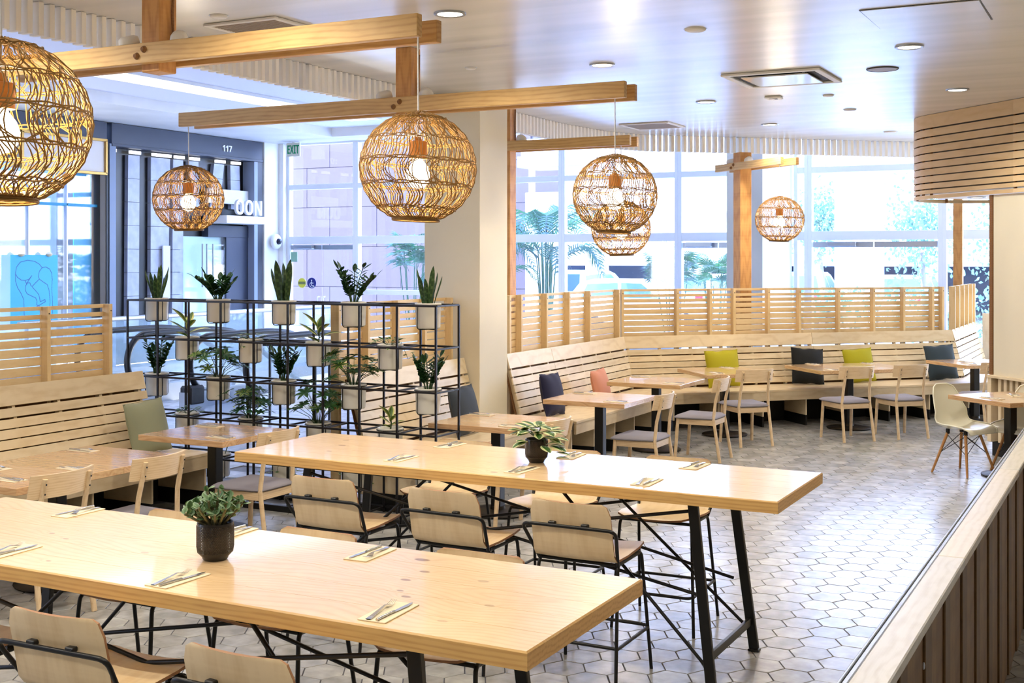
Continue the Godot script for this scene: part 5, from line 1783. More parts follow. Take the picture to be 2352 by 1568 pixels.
func seat_pad() -> ArrayMesh:
	var s := Soup.new()
	var n = 12
	var at = func(i, j):
		var u = -1.0 + 2.0 * i / n
		var v = -1.0 + 2.0 * j / n
		var edge = pow(max(absf(u), absf(v)), 6.0)
		var x = u * (0.215 - 0.018 * v) * (1.0 - 0.06 * pow(absf(v), 5.0))
		var z = v * 0.215 * (1.0 - 0.05 * pow(absf(u), 5.0))
		return Vector3(x, 0.048 - 0.030 * edge - 0.008 * (1.0 - u * u) * (1.0 - v * v), z)
	for i in n:
		for j in n:
			var p = [at.call(i, j), at.call(i + 1, j), at.call(i + 1, j + 1), at.call(i, j + 1)]
			var ns = []
			for q in [[i, j], [i + 1, j], [i + 1, j + 1], [i, j + 1]]:
				var dx = at.call(q[0] + 0.5, q[1]) - at.call(q[0] - 0.5, q[1])
				var dz = at.call(q[0], q[1] + 0.5) - at.call(q[0], q[1] - 0.5)
				ns.append(dz.cross(dx).normalized())
			s.smooth(p[0], p[1], p[2], p[3], ns[0], ns[1], ns[2], ns[3])
	var rim = []
	for i in n:
		rim.append(at.call(i, 0))
	for j in n:
		rim.append(at.call(n, j))
	for i in n:
		rim.append(at.call(n - i, n))
	for j in n:
		rim.append(at.call(0, n - j))
	for k in rim.size():
		var p: Vector3 = rim[k]; var q: Vector3 = rim[(k + 1) % rim.size()]
		var out = Vector3(p.x + q.x, 0, p.z + q.z)
		var p2 = Vector3(p.x * 0.97, 0.0, p.z * 0.97); var q2 = Vector3(q.x * 0.97, 0.0, q.z * 0.97)
		var pm = Vector3(p.x * 1.02, 0.010, p.z * 1.02); var qm = Vector3(q.x * 1.02, 0.010, q.z * 1.02)
		s.quad(p, q, qm, pm, out + Vector3(0, 0.1, 0))
		s.quad(pm, qm, q2, p2, out - Vector3(0, 0.1, 0))
	return s.done()

func build_dining():
	mat.cast_base = grained(mottle_texture(301, Color(0.05, 0.045, 0.04), Color(0.26, 0.22, 0.17), 0.35, 256, 256, 1, 3.0), Vector3(7, 7, 7), 0.45)
	mat.cast_base.metallic = 0.5
	mat.oak_z = grained(tex.oak, Vector3(5, 5, 0.8), 0.45)
	dining_table("double dining table cut by the left edge", Vector2(-6.5, 4.80), 0.0, 0.86, 1.36)
	dining_table("square dining table in front of the plant stand at left", Vector2(-6.59, 6.70), 0.0, 0.80, 0.76)
	dining_table("square dining table at the foot of the cream column", Vector2(-5.03, 8.23), 0.0, 0.83, 0.78)
	dining_table("square dining table in front of the pink cushion", Vector2(-4.94, 10.10), 0.0, 0.81, 0.80)
	dining_table("square dining table at the corner of the right hand benches", Vector2(-5.05, 11.86), 0.0, 0.81, 0.79)
	dining_table("turned square dining table in front of the left yellow cushion", Vector2(-4.93, 13.70), deg_to_rad(-48), 0.86, 0.82)
	dining_table("wide turned dining table between the black and grey cushions", Vector2(-3.94, 14.78), deg_to_rad(-47), 0.88, 1.24)
	dining_table("turned dining table in the far corner left of the angled wall", Vector2(-2.52, 16.31), deg_to_rad(-47), 0.84, 0.84)
	dining_table("dining table at the right edge between the white shell chairs", Vector2(-1.69, 12.25), deg_to_rad(-40), 0.78, 0.78)
	var first = make_chair("wooden chair with grey seat in front of the plant stand, half behind the middle table")
	first.position = W(-5.60, 6.84)
	first.rotation.y = yaw_to(-1, 0.0)
	var defs = [
		[-5.64, 4.95, -1, 0.0, "wooden chair at the left edge table, nearer of two"],
		[-5.56, 5.63, -1, 0.0, "wooden chair at the left edge table, the farther of two"],
		[-4.12, 8.27, -1, 0.05, "wooden chair behind the pot with trailing leaves on the middle table"],
		[-4.02, 10.28, -1, 0.0, "wooden chair at the table in front of the pink cushion"],
		[-4.02, 11.92, -1, 0.0, "wooden chair at the bench corner table, side on"],
		[-3.92, 13.10, -0.78, 0.78, "wooden chair at the turned table left of the black cushion"],
		[-3.01, 13.97, -0.75, 0.75, "wooden chair below the right yellow cushion, back to the camera"],
		[-2.51, 14.49, -0.72, 0.76, "wooden chair in front of the grey blue cushion"],
		[-1.69, 15.32, -0.75, 0.75, "wooden chair half hidden by the edge of the angled wall"]]
	for d in defs:
		copy_of(first, d[4], W(d[0], d[1]), yaw_to(d[2], d[3]))

# ---------------------------------------------------------------- moulded shell chairs on dowel legs
func shell_mesh() -> ArrayMesh:
	# section (z, y) from seat front to back top, half widths; local -z is the front
	var sec = [Vector2(-0.235, 0.400), Vector2(-0.225, 0.428), Vector2(-0.16, 0.440), Vector2(-0.05, 0.425), Vector2(0.06, 0.412), Vector2(0.14, 0.425), Vector2(0.19, 0.475), Vector2(0.215, 0.55), Vector2(0.235, 0.64), Vector2(0.25, 0.73), Vector2(0.258, 0.80), Vector2(0.256, 0.825)]
	var half = [0.19, 0.205, 0.22, 0.232, 0.235, 0.235, 0.232, 0.225, 0.205, 0.18, 0.14, 0.08]
	var lift = [0.0, 0.005, 0.02, 0.045, 0.06, 0.06, 0.05, 0.03, 0.0, 0.0, 0.0, 0.0]
	var wrap = [0.0, 0.0, 0.0, 0.0, 0.01, 0.03, 0.06, 0.085, 0.075, 0.055, 0.035, 0.01]
	var cols = 15
	var grid = []
	for k in sec.size():
		var row = []
		for j in cols:
			var f = -1.0 + 2.0 * j / (cols - 1)
			var g = f * f
			row.append(Vector3(f * half[k], sec[k].y + lift[k] * g, sec[k].x - wrap[k] * g))
		grid.append(row)
	var s := Soup.new()
	var nrm = []
	for k in sec.size():
		var row = []
		for j in cols:
			var du = grid[k][min(j + 1, cols - 1)] - grid[k][max(j - 1, 0)]
			var dv = grid[min(k + 1, sec.size() - 1)][j] - grid[max(k - 1, 0)][j]
			row.append(dv.cross(du).normalized())
		nrm.append(row)
	for k in sec.size() - 1:
		for j in cols - 1:
			var p = [grid[k][j], grid[k][j + 1], grid[k + 1][j + 1], grid[k + 1][j]]
			var n = [nrm[k][j], nrm[k][j + 1], nrm[k + 1][j + 1], nrm[k + 1][j]]
			s.smooth(p[0], p[1], p[2], p[3], n[0], n[1], n[2], n[3])
			s.smooth(p[0] - n[0] * 0.007, p[1] - n[1] * 0.007, p[2] - n[2] * 0.007, p[3] - n[3] * 0.007, -n[0], -n[1], -n[2], -n[3])
	var rim = []
	for j in cols:
		rim.append(grid[0][j])
	for k in range(1, sec.size()):
		rim.append(grid[k][cols - 1])
	for j in range(cols - 2, -1, -1):
		rim.append(grid[sec.size() - 1][j])
	for k in range(sec.size() - 2, 0, -1):
		rim.append(grid[k][0])
	rim.append(rim[0])
	s.tube(rim, 0.007, 6, false)
	return s.done()

func make_shell_chair(label) -> Node3D:
	var t = thing("shell_chair", label, "chair", Vector3.ZERO, 0.0, "white moulded shell chairs")
	part(t, "shell", shell_mesh(), mat.shell)
	var tops = []
	var feet = []
	for c in [[-1, -1], [1, -1], [1, 1], [-1, 1]]:
		var top = Vector3(c[0] * 0.10, 0.385, c[1] * 0.10 - 0.01)
		var foot = Vector3(c[0] * 0.205, 0.0, c[1] * 0.20 - 0.01)
		tops.append(top); feet.append(foot)
		part(t, "leg", rod([foot, foot.lerp(top, 0.5), top], 0.0105, 10, 0.0145), mat.dowel)
		part(t, "mount", block(Vector3(0.03, 0.05, 0.03), 0.004), mat.black, top + Vector3(0, 0.01, 0))
	for k in 4:
		var k2 = (k + 1) % 4
		part(t, "wire_brace", rod([tops[k].lerp(feet[k], 0.05), tops[k2].lerp(feet[k2], 0.5)], 0.0035, 6), mat.black)
		part(t, "wire_brace", rod([tops[k2].lerp(feet[k2], 0.05), tops[k].lerp(feet[k], 0.5)], 0.0035, 6), mat.black)
	return t

func build_shell_chairs():
	mat.dowel = grained(tex.fir, Vector3(4, 0.6, 4), 0.45, Vector3(0.3, 0, 0), Color(0.92, 0.80, 0.72))
	var c = make_shell_chair("white shell chair on splayed dowel legs in front of the half wall")
	c.position = W(-1.56, 12.27)
	c.rotation.y = yaw_to(0.85, -0.5)
	copy_of(c, "white shell chair at the right edge against the slatted wainscot", W(-1.06, 12.52), yaw_to(-0.45, -1.0))

# ---------------------------------------------------------------- cushions
func cushion_mesh(size, plump) -> ArrayMesh:     # upright, face towards +z, base at y = 0
	var s := Soup.new()
	var n = 14
	var at = func(i, j, side):
		var u = -1.0 + 2.0 * i / n
		var v = -1.0 + 2.0 * j / n
		var pinch = 1.0 - 0.10 * (1.0 - u * u) * pow(absf(v), 3.0) * 0.6
		var pinch2 = 1.0 - 0.10 * (1.0 - v * v) * pow(absf(u), 3.0) * 0.6
		var th = plump * pow(max(0.0, (1.0 - pow(absf(u), 2.6)) * (1.0 - pow(absf(v), 2.6))), 0.55)
		return Vector3(u * size / 2 * pinch2, size / 2 + v * size / 2 * pinch + 0.004 * sin(u * 7.0), side * th)
	for side in [-1.0, 1.0]:
		for i in n:
			for j in n:
				var ps = []
				var ns = []
				for q in [[i, j], [i + 1, j], [i + 1, j + 1], [i, j + 1]]:
					ps.append(at.call(q[0], q[1], side))
					var du = at.call(min(q[0] + 0.5, n), q[1], side) - at.call(max(q[0] - 0.5, 0), q[1], side)
					var dv = at.call(q[0], min(q[1] + 0.5, n), side) - at.call(q[0], max(q[1] - 0.5, 0), side)
					ns.append((du.cross(dv).normalized() * side + Vector3(0, 0, side) * 0.001).normalized())
				s.smooth(ps[0], ps[1], ps[2], ps[3], ns[0], ns[1], ns[2], ns[3])
	return s.done()

func build_cushions():
	var sh = cushion_mesh(0.44, 0.075)
	var seam_pts = []
	# (a, b), turn of the face, roll, colour
	var defs = [
		[-7.13, 7.42, 0.0, 0.05, Color(0.55, 0.56, 0.46), "sage green velvet cushion on the left bench", 1.0, -0.19],
		[-5.40, 9.55, 0.0, 0.02, Color(0.20, 0.23, 0.27), "slate grey cushion behind the plant stand", 1.0, -0.19],
		[-5.28, 11.10, 0.0, -0.04, Color(0.055, 0.055, 0.20), "navy blue velvet cushion against the column side", 0.98, -0.17],
		[-5.26, 12.30, 0.0, 0.05, Color(0.80, 0.54, 0.44), "salmon pink cushion on the right bench", 0.86, -0.19],
		[-4.60, 14.52, -0.785, 0.03, Color(0.66, 0.62, 0.03), "mustard yellow cushion, left of the two on the angled bench", 1.05, -0.19],
		[-3.78, 15.32, -0.785, -0.08, Color(0.02, 0.035, 0.045), "black cushion on the angled bench", 1.05, -0.17],
		[-3.23, 15.88, -0.785, 0.05, Color(0.66, 0.63, 0.05), "mustard yellow cushion, right of the two on the angled bench", 1.0, -0.19],
		[-2.35, 16.72, -0.785, 0.05, Color(0.16, 0.22, 0.26), "grey blue cushion at the right end of the angled bench", 1.05, -0.19]]
	for d in defs:
		var m = plain(d[4], 0.85)
		m.rim_enabled = true
		m.rim = 0.5
		m.normal_enabled = true
		m.normal_texture = tex.weave
		m.normal_scale = 0.15
		m.uv1_triplanar = true
		m.uv1_scale = Vector3(5, 5, 5)
		var t = thing("cushion", d[5], "cushion", W(d[0], d[1], 0.452), PI / 2 + d[2], "cushions on the benches")
		part(t, "cover", sh, m, Vector3(0, 0.006, 0), Vector3(d[7] - 0.04, 0, d[3]), Vector3.ONE * d[6])
		var pipe = []
		for q in [[-1, -1], [1, -1], [1, 1], [-1, 1], [-1, -1]]:
			pipe.append(Vector3(q[0] * 0.212, 0.22 + q[1] * 0.212, 0))
		part(t, "seam", rod(pipe, 0.003, 4), m, Vector3(0, 0.006, 0), Vector3(d[7] - 0.04, 0, d[3]), Vector3.ONE * d[6])

# ---------------------------------------------------------------- leaves
func leaf_mesh(L, w, bend, mid: Color, edge: Color, fold = 0.15, blunt = 1.0) -> ArrayMesh:
	# grows along +y and bends over towards +z; the front faces +z
	var s := Soup.new()
	var n = 7
	var pts = []
	for k in n + 1:
		var f = float(k) / n
		var an = bend * f
		var y = L * (sin(an) / bend if absf(bend) > 0.01 else f)
		var z = L * ((1.0 - cos(an)) / bend if absf(bend) > 0.01 else 0.0)
		var half = w / 2 * pow(sin(PI * pow(clampf(f * 0.97 + 0.02, 0, 1), blunt)), 0.75)
		var back = Vector3(0, -sin(an), cos(an))
		pts.append([Vector3(0, y, z), half, back])
	for k in n:
		var p = pts[k]; var q = pts[k + 1]
		for d in [-1.0, 1.0]:
			var e0 = p[0] + Vector3(d * p[1], 0, 0) + p[2] * p[1] * fold
			var e1 = q[0] + Vector3(d * q[1], 0, 0) + q[2] * q[1] * fold
			var m0 = p[0].lerp(e0, 0.55); var m1 = q[0].lerp(e1, 0.55)
			s.color = mid
			s.quad(p[0], q[0], m1, m0, p[2])
			s.color = edge
			s.quad(m0, m1, e1, e0, p[2])
	return s.done(true)

func sword_mesh(L, w, mid: Color, band: Color, edge: Color, twist) -> ArrayMesh:
	# stiff upright blade with cross bands, slightly gutter shaped
	var s := Soup.new()
	var n = 16
	var row = func(k):
		var f = float(k) / n
		var half = w / 2 * (0.55 + 0.9 * f - 0.2 * f * f) * (1.0 - pow(f, 5.0))
		var an = twist * f
		var x = Vector3(cos(an), 0, sin(an))
		var b = Vector3(-sin(an), 0, cos(an))
		var c = Vector3(0.02 * f * f * twist, L * f, 0.03 * f * f)
		return [c - x * half + b * half * 0.5, c - x * half * 0.8 + b * half * 0.3, c, c + x * half * 0.8 + b * half * 0.3, c + x * half + b * half * 0.5, b]
	for k in n:
		var p = row.call(k); var q = row.call(k + 1)
		for j in 4:
			s.color = edge if (j == 0 or j == 3) else (mid if (k * 7 + j) % 3 else band)
			s.quad(p[j], q[j], q[j + 1], p[j + 1], p[5])
	return s.done(true)

func leafy(rough = 0.45) -> StandardMaterial3D:
	var m := StandardMaterial3D.new()
	m.vertex_color_use_as_albedo = true
	m.roughness = rough
	m.backlight_enabled = true
	m.backlight = Color(0.22, 0.3, 0.12)
	return m

func g(r, gr, b) -> Color:
	return Color(r, gr, b).srgb_to_linear()

var leaves := {}

func prepare_leaves():
	mat.leaf = leafy()
	mat.stem = plain(Color(0.20, 0.30, 0.13), 0.6)
	leaves.sword1 = sword_mesh(0.34, 0.050, g(0.16, 0.27, 0.15), g(0.28, 0.38, 0.22), g(0.30, 0.38, 0.20), 0.5)
	leaves.sword2 = sword_mesh(0.34, 0.058, g(0.13, 0.24, 0.13), g(0.24, 0.35, 0.20), g(0.26, 0.36, 0.17), -0.6)
	leaves.zz = leaf_mesh(0.085, 0.040, 0.5, g(0.10, 0.24, 0.10), g(0.15, 0.33, 0.13), 0.25)
	leaves.zz2 = leaf_mesh(0.08, 0.036, 0.9, g(0.08, 0.20, 0.09), g(0.13, 0.28, 0.12), 0.25)
	leaves.rubber = leaf_mesh(0.17, 0.065, 1.1, g(0.42, 0.50, 0.20), g(0.86, 0.84, 0.55), 0.25)
	leaves.rubber2 = leaf_mesh(0.15, 0.06, 0.7, g(0.30, 0.42, 0.18), g(0.80, 0.80, 0.48), 0.25)
	leaves.hoya = leaf_mesh(0.055, 0.034, 0.9, g(0.22, 0.38, 0.14), g(0.78, 0.80, 0.55), 0.2)
	leaves.hoya2 = leaf_mesh(0.05, 0.032, 0.7, g(0.16, 0.32, 0.12), g(0.32, 0.48, 0.20), 0.2)
	leaves.jade = leaf_mesh(0.048, 0.030, 0.8, g(0.34, 0.47, 0.31), g(0.45, 0.57, 0.42), 0.35, 1.5)
	leaves.jade2 = leaf_mesh(0.042, 0.028, -0.5, g(0.29, 0.42, 0.27), g(0.40, 0.53, 0.36), 0.35, 1.5)
	leaves.peperomia = leaf_mesh(0.085, 0.058, 1.0, g(0.20, 0.36, 0.13), g(0.80, 0.82, 0.60), 0.2)
	for v in 2:      # umbrella leaf: seven leaflets spreading from the stalk's tip
		var s := Soup.new()
		for k in 7:
			var one = leaf_mesh(0.085, 0.028, 0.9, g(0.13, 0.28, 0.12) if v == 0 else g(0.18, 0.34, 0.13), g(0.20, 0.38, 0.16) if v == 0 else g(0.55, 0.60, 0.25), 0.2)
			var arr = one.surface_get_arrays(0)
			var b = Basis(Vector3.UP, TAU * k / 7.0) * Basis(Vector3.RIGHT, 1.05)
			var base = s.v.size()
			for i in arr[Mesh.ARRAY_VERTEX].size():
				s.v.append(b * arr[Mesh.ARRAY_VERTEX][i]); s.n.append(b * arr[Mesh.ARRAY_NORMAL][i]); s.t.append(Vector2.ZERO); s.c.append(arr[Mesh.ARRAY_COLOR][i])
		leaves["umbrella%d" % v] = s.done(true)

func put_leaf(t, kind, at, yaw, tip, size = 1.0, called = "leaf"):
	var o = part(t, called, leaves[kind], mat.leaf, at)
	o.basis = (Basis(Vector3.UP, yaw) * Basis(Vector3.RIGHT, tip)).scaled(Vector3.ONE * size)
	return o

func snake_plant(t, y, r, n, hi):
	for k in n:
		var an = TAU * k / n + r.randf() * 0.6
		var rad = r.randf_range(0.015, 0.055)
		put_leaf(t, "sword1" if k % 2 else "sword2", Vector3(sin(an) * rad, y, cos(an) * rad), an, r.randf_range(0.02, 0.22), hi * r.randf_range(0.62, 1.05))

func zz_plant(t, y, r, stems, hi, spread = 0.45):
	for k in stems:
		var an = TAU * k / stems + r.randf() * 0.5
		var lean = r.randf_range(0.12, spread)
		var L = hi * r.randf_range(0.7, 1.0)
		var pts = []
		for j in 6:
			var f = j / 5.0
			pts.append(Vector3(sin(an) * (0.02 + L * lean * f * (0.6 + 0.7 * f)), y + L * f * (1.0 - 0.15 * lean * f), cos(an) * (0.02 + L * lean * f * (0.6 + 0.7 * f))))
		part(t, "stem", rod(pts, 0.006, 5, 0.003), mat.stem)
		var count = 15
		for j in count:
			var f = lerpf(0.28, 1.0, float(j) / (count - 1))
			var i = min(int(f * 5), 4)
			var p = pts[i].lerp(pts[i + 1], f * 5 - i)
			var side = PI / 2 if j % 2 else -PI / 2
			put_leaf(t, "zz" if (j + k) % 3 else "zz2", p, an + (side if j < count - 1 else 0.0), 0.75 if j < count - 1 else lean, r.randf_range(0.8, 1.15))

func schefflera(t, y, r, n, hi, spread, kind = "umbrella0"):
	for k in n:
		var an = TAU * k / n + r.randf() * 0.7
		var rad = spread * sqrt(r.randf_range(0.08, 1.0))
		var top = Vector3(sin(an) * rad, y + hi * r.randf_range(0.3, 1.0), cos(an) * rad)
		part(t, "stalk", rod([Vector3(sin(an) * 0.02, y, cos(an) * 0.02), Vector3(sin(an) * rad * 0.4, lerpf(y, top.y, 0.55), cos(an) * rad * 0.4), top], 0.003, 4, 0.002), mat.stem)
		put_leaf(t, kind if k % 4 else "umbrella1", top, an, r.randf_range(0.1, 0.6), r.randf_range(0.85, 1.25))

func rubber_plant(t, y, r, n, size):
	part(t, "stem", rod([Vector3(0, y, 0), Vector3(0.01, y + 0.06, 0), Vector3(0, y + 0.13 * size, 0)], 0.006, 6), mat.stem)
	for k in n:
		var an = 2.4 * k + r.randf() * 0.4
		put_leaf(t, "rubber" if k % 2 else "rubber2", Vector3(0, y + 0.03 + 0.10 * size * k / n, 0), an, lerpf(0.95, 0.15, float(k) / n), size * r.randf_range(0.85, 1.1))

func trailing(t, y, r, n, rim, drop, a = "hoya", b = "hoya2"):
	for k in n:
		var an = TAU * k / n + r.randf() * 0.8
		var f = r.randf()
		var rad = rim * (0.25 + 0.95 * f)
		var yy = y + 0.05 * (1.0 - f) - (drop * r.randf() if f > 0.72 else -0.015)
		put_leaf(t, a if k % 2 else b, Vector3(sin(an) * rad, yy, cos(an) * rad), an + r.randf_range(-0.5, 0.5), r.randf_range(0.75, 1.45), r.randf_range(0.85, 1.25))
		if k % 3 == 0:
			part(t, "vine", rod([Vector3(0, y, 0), Vector3(sin(an) * rad * 0.6, y + 0.03, cos(an) * rad * 0.6), Vector3(sin(an) * rad, yy, cos(an) * rad)], 0.002, 4), mat.stem)

# ---------------------------------------------------------------- plant stand
func build_plant_stand():
	prepare_leaves()
	var a0 = -7.8775
	var bay = 0.3475
	var rise = 0.327
	var deep = 0.345
	var t = thing("plant_stand", "black metal grid stand full of white pots and green plants", "plant stand", W(a0, 7.885))
	var w = 0.0165
	var L = bay * 9
	var levels = []
	for k in 6:
		levels.append(1.675 - rise * k)
	for i in 10:
		for e in [0, 1]:
			part(t, "upright", block(Vector3(w, 1.675, w), 0.002), mat.rail_steel, Vector3(bay * i, 0.8375, -deep * e))
		for k in 6:
			part(t, "cross_bar", block(Vector3(w * 0.9, w * 0.9, deep - w), 0.002), mat.rail_steel, Vector3(bay * i, levels[k], -deep / 2))
	for k in 6:
		for e in [0, 1]:
			part(t, "long_bar", block(Vector3(L, w * 0.95, w * 0.95), 0.002), mat.rail_steel, Vector3(L / 2, levels[k] - 0.0005, -deep * e))
	for e in [0, 1]:
		part(t, "foot_bar", block(Vector3(L + 0.02, 0.05, 0.03), 0.003), mat.black, Vector3(L / 2, 0.025, -deep * e + (0.03 if e == 0 else -0.03)))
	# pots hang in wire cradles, alternating bays
	var cradle := Soup.new()
	var ring = []
	for k in 25:
		ring.append(Vector3(cos(TAU * k / 24) * 0.106, 0, sin(TAU * k / 24) * 0.106))
	cradle.tube(ring, 0.004, 5, false)
	for an in [0.35, 0.35 + PI / 2]:
		var d = Vector3(cos(an), 0, sin(an))
		cradle.tube(rounded([d * 0.107, d * 0.107 + Vector3(0, -0.186, 0), -d * 0.107 + Vector3(0, -0.186, 0), -d * 0.107], 0.03), 0.0036, 5, false)
	cradle.tube([Vector3(0, 0, 0.106), Vector3(0, 0, deep / 2)], 0.004, 4, false)
	cradle.tube([Vector3(0, 0, -0.106), Vector3(0, 0, -deep / 2)], 0.004, 4, false)
	var cradle_mesh = cradle.done()
	var pot = turned([Vector2(0, -0.178), Vector2(0.088, -0.178), Vector2(0.0945, -0.168), Vector2(0.099, 0.0), Vector2(0.103, 0.004), Vector2(0.104, 0.014), Vector2(0.099, 0.017), Vector2(0.093, 0.012), Vector2(0.091, -0.015), Vector2(0, -0.02)], 28, 0.5)
	var soil = turned([Vector2(0.09, -0.018), Vector2(0.05, -0.012), Vector2(0, -0.010)], 14)
	var names = {
		"snake": ["potted_snake_plant", "banded snake plant"], "zz": ["potted_glossy_plant", "glossy dark leaved plant"], "schefflera": ["potted_umbrella_plant", "umbrella leaved plant"],
		"rubber": ["potted_rubber_plant", "cream edged rubber plant"], "trailing": ["potted_trailing_plant", "low trailing plant"]}
	var plan = [
		[0, -1, "snake"], [0, 1, "zz"], [0, 3, "snake"], [0, 5, "zz"], [0, 7, "snake"],
		[1, 0, "rubber"], [1, 2, "trailing"], [1, 4, "rubber"], [1, 6, "trailing"],
		[2, -1, "zz"], [2, 1, "schefflera"], [2, 3, "zz"], [2, 5, "schefflera"], [2, 7, "zz"],
		[3, 0, "trailing"], [3, 2, "schefflera"], [3, 4, "schefflera"], [3, 6, "rubber"],
		[4, -1, "rubber"], [4, 1, "snake"], [4, 3, "trailing"], [4, 5, "trailing"], [4, 7, "trailing"]]
	var shelf_words = ["top row", "second row", "third row", "fourth row", "bottom row"]
	for q in plan:
		var x = bay * (q[1] + 1.5)
		var y = levels[q[0]]
		part(t, "pot_cradle", cradle_mesh, mat.black_metal, Vector3(x, y, -deep / 2))
		var r := RandomNumberGenerator.new()
		r.seed = 100 + q[0] * 20 + q[1]
		var across = ["leftmost", "", "second from left", "", "middle", "", "second from right", "", "rightmost"][q[1] + 1] if q[0] % 2 == 0 else {0: "leftmost", 2: "second from left", 4: "third from left", 6: "rightmost"}[q[1]]
		var p = thing(names[q[2]][0], "%s in a white pot, %s in the stand's %s" % [names[q[2]][1], across, shelf_words[q[0]]], "potted plant", W(a0 + x, 7.885 + deep / 2, y), 0.0, "white pots on the plant stand")
		part(p, "pot", pot, mat.porcelain)
		part(p, "soil", soil, mat.soil)
		match q[2]:
			"snake":
				snake_plant(p, -0.012, r, 9 if q[0] == 0 else 6, [1.0, 1.1, 1.0][(q[1] + 1) / 4] * (0.95 if q[0] == 0 else 0.6))
			"zz":
				if q[0] == 0 and q[1] == 1:
					zz_plant(p, -0.012, r, 9, 0.24, 0.65)
				else:
					zz_plant(p, -0.012, r, 7, 0.33 if q[0] == 0 else 0.31, 0.55 if q[0] == 0 else 0.4)
			"schefflera":
				schefflera(p, -0.012, r, 22 if q[0] == 2 else 24, 0.26 if q[1] != 4 else 0.34, 0.22)
			"rubber":
				rubber_plant(p, -0.012, r, 6, 1.25 if q[0] == 1 else 0.9)
			"trailing":
				if q[0] == 3:
					trailing(p, 0.0, r, 26, 0.10, 0.02, "hoya2", "hoya2")
				else:
					trailing(p, 0.0, r, 28, 0.15, 0.12)

# ---------------------------------------------------------------- dark pots on the long tables
func dark_pot(label, called, at, h, rad) -> Node3D:
	var t = thing(called, label, "potted plant", at)
	var prof = [Vector2(0, 0.004), Vector2(rad * 0.62, 0.0), Vector2(rad * 0.70, 0.006), Vector2(rad * 0.72, 0.012), Vector2(rad * 0.9, 0.024), Vector2(rad, 0.05), Vector2(rad, h - 0.004), Vector2(rad * 0.98, h), Vector2(rad * 0.93, h - 0.003), Vector2(rad * 0.90, h - 0.02), Vector2(0, h - 0.025)]
	part(t, "pot", turned(prof, 36), mat.pot_dark)
	part(t, "soil", turned([Vector2(rad * 0.9, h - 0.018), Vector2(0, h - 0.012)], 16), mat.soil)
	var s := Soup.new()
	var rows = 20
	var cols = 64
	for i in rows:
		var y = lerpf(0.03, h - 0.012, float(i) / (rows - 1))
		var rr = rad * (lerpf(0.93, 1.0, clampf((y - 0.024) / 0.026, 0, 1)))
		for j in cols:
			var an = TAU * (j + (0.5 if i % 2 else 0.0)) / cols
			var d = Vector3(cos(an), 0, sin(an))
			var sd = Vector3(-sin(an), 0, cos(an)) * 0.0022
			var u = Vector3(0, 0.0024, 0)
			var c = d * (rr - 0.0002) + Vector3(0, y, 0)
			var tip = d * (rr + 0.0022) + Vector3(0, y, 0)
			s.flat(c - sd, c + u, tip, d); s.flat(c + u, c + sd, tip, d); s.flat(c + sd, c - u, tip, d); s.flat(c - u, c - sd, tip, d)
	part(t, "dots", s.done(), mat.pot_dot).set_meta("kind", "stuff")
	return t

func build_table_plants():
	mat.pot_dark = plain(Color(0.13, 0.11, 0.10), 0.25)
	mat.pot_dot = plain(Color(0.28, 0.24, 0.21), 0.25)
	var r := RandomNumberGenerator.new()
	r.seed = 31
	var p = dark_pot("dark dotted pot with a bushy green succulent on the foreground table", "potted_succulent", W(-3.02, 3.455, 0.935), 0.137, 0.066)
	for k in 27:
		var an = 2.4 * k
		var rad = 0.095 * sqrt((k + 0.5) / 27.0)
		var top = Vector3(sin(an) * rad * 1.25, 0.137 + r.randf_range(0.05, 0.13) * (1.25 - 0.75 * rad / 0.095), cos(an) * rad * 1.25)
		part(p, "stem", rod([Vector3(sin(an) * rad * 0.4, 0.13, cos(an) * rad * 0.4), top], 0.005, 5), mat.jade_stem)
		for j in 8:
			var f = 0.45 + 0.55 * j / 7.0
			var at = Vector3(sin(an) * rad * 0.4, 0.13, cos(an) * rad * 0.4).lerp(top, f)
			put_leaf(p, "jade" if j % 2 else "jade2", at, 2.4 * j + an, lerpf(1.35, 0.55, f) + r.randf_range(-0.2, 0.3), r.randf_range(0.62, 0.9))
	var q = dark_pot("dark dotted pot with cream edged trailing leaves on the middle table", "potted_trailing_plant", W(-2.925, 5.905, 0.935), 0.128, 0.061)
	trailing(q, 0.130, r, 40, 0.085, 0.05, "peperomia", "peperomia")
	for k in 9:
		put_leaf(q, "peperomia", Vector3(0.05 + 0.011 * k, 0.145 - 0.0016 * k * k, 0.02 * (k % 3)), 1.2 + 0.5 * (k % 3), 1.25, r.randf_range(0.8, 1.1))

# ---------------------------------------------------------------- cutlery on napkins
func fork_mesh() -> ArrayMesh:      # lies along -z (tines ahead), 0.19 long, resting on y = 0
	var s := Soup.new()
	var prof = [[0.095, 0.0085, 0.0015], [0.07, 0.008, 0.002], [0.0, 0.0045, 0.008], [-0.03, 0.0035, 0.011], [-0.045, 0.009, 0.008], [-0.058, 0.0115, 0.004]]
	for k in prof.size() - 1:
		var p = prof[k]; var q = prof[k + 1]
		var th = Vector3(0, 0.0018, 0)
		var a = Vector3(-p[1], p[2], p[0]); var b = Vector3(p[1], p[2], p[0]); var c = Vector3(q[1], q[2], q[0]); var d = Vector3(-q[1], q[2], q[0])
		s.quad(a + th, b + th, c + th, d + th, Vector3.UP)
		s.quad(a, b, c, d, Vector3.DOWN)
		s.quad(a, d, d + th, a + th, Vector3.LEFT)
		s.quad(b, c, c + th, b + th, Vector3.RIGHT)
	for k in 4:
		var x = -0.009 + 0.006 * k
		s.tube([Vector3(x, 0.0045, -0.056), Vector3(x, 0.0045, -0.075), Vector3(x * 0.92, 0.011, -0.10)], 0.0012, 4, true, 0.0007)
	return s.done()

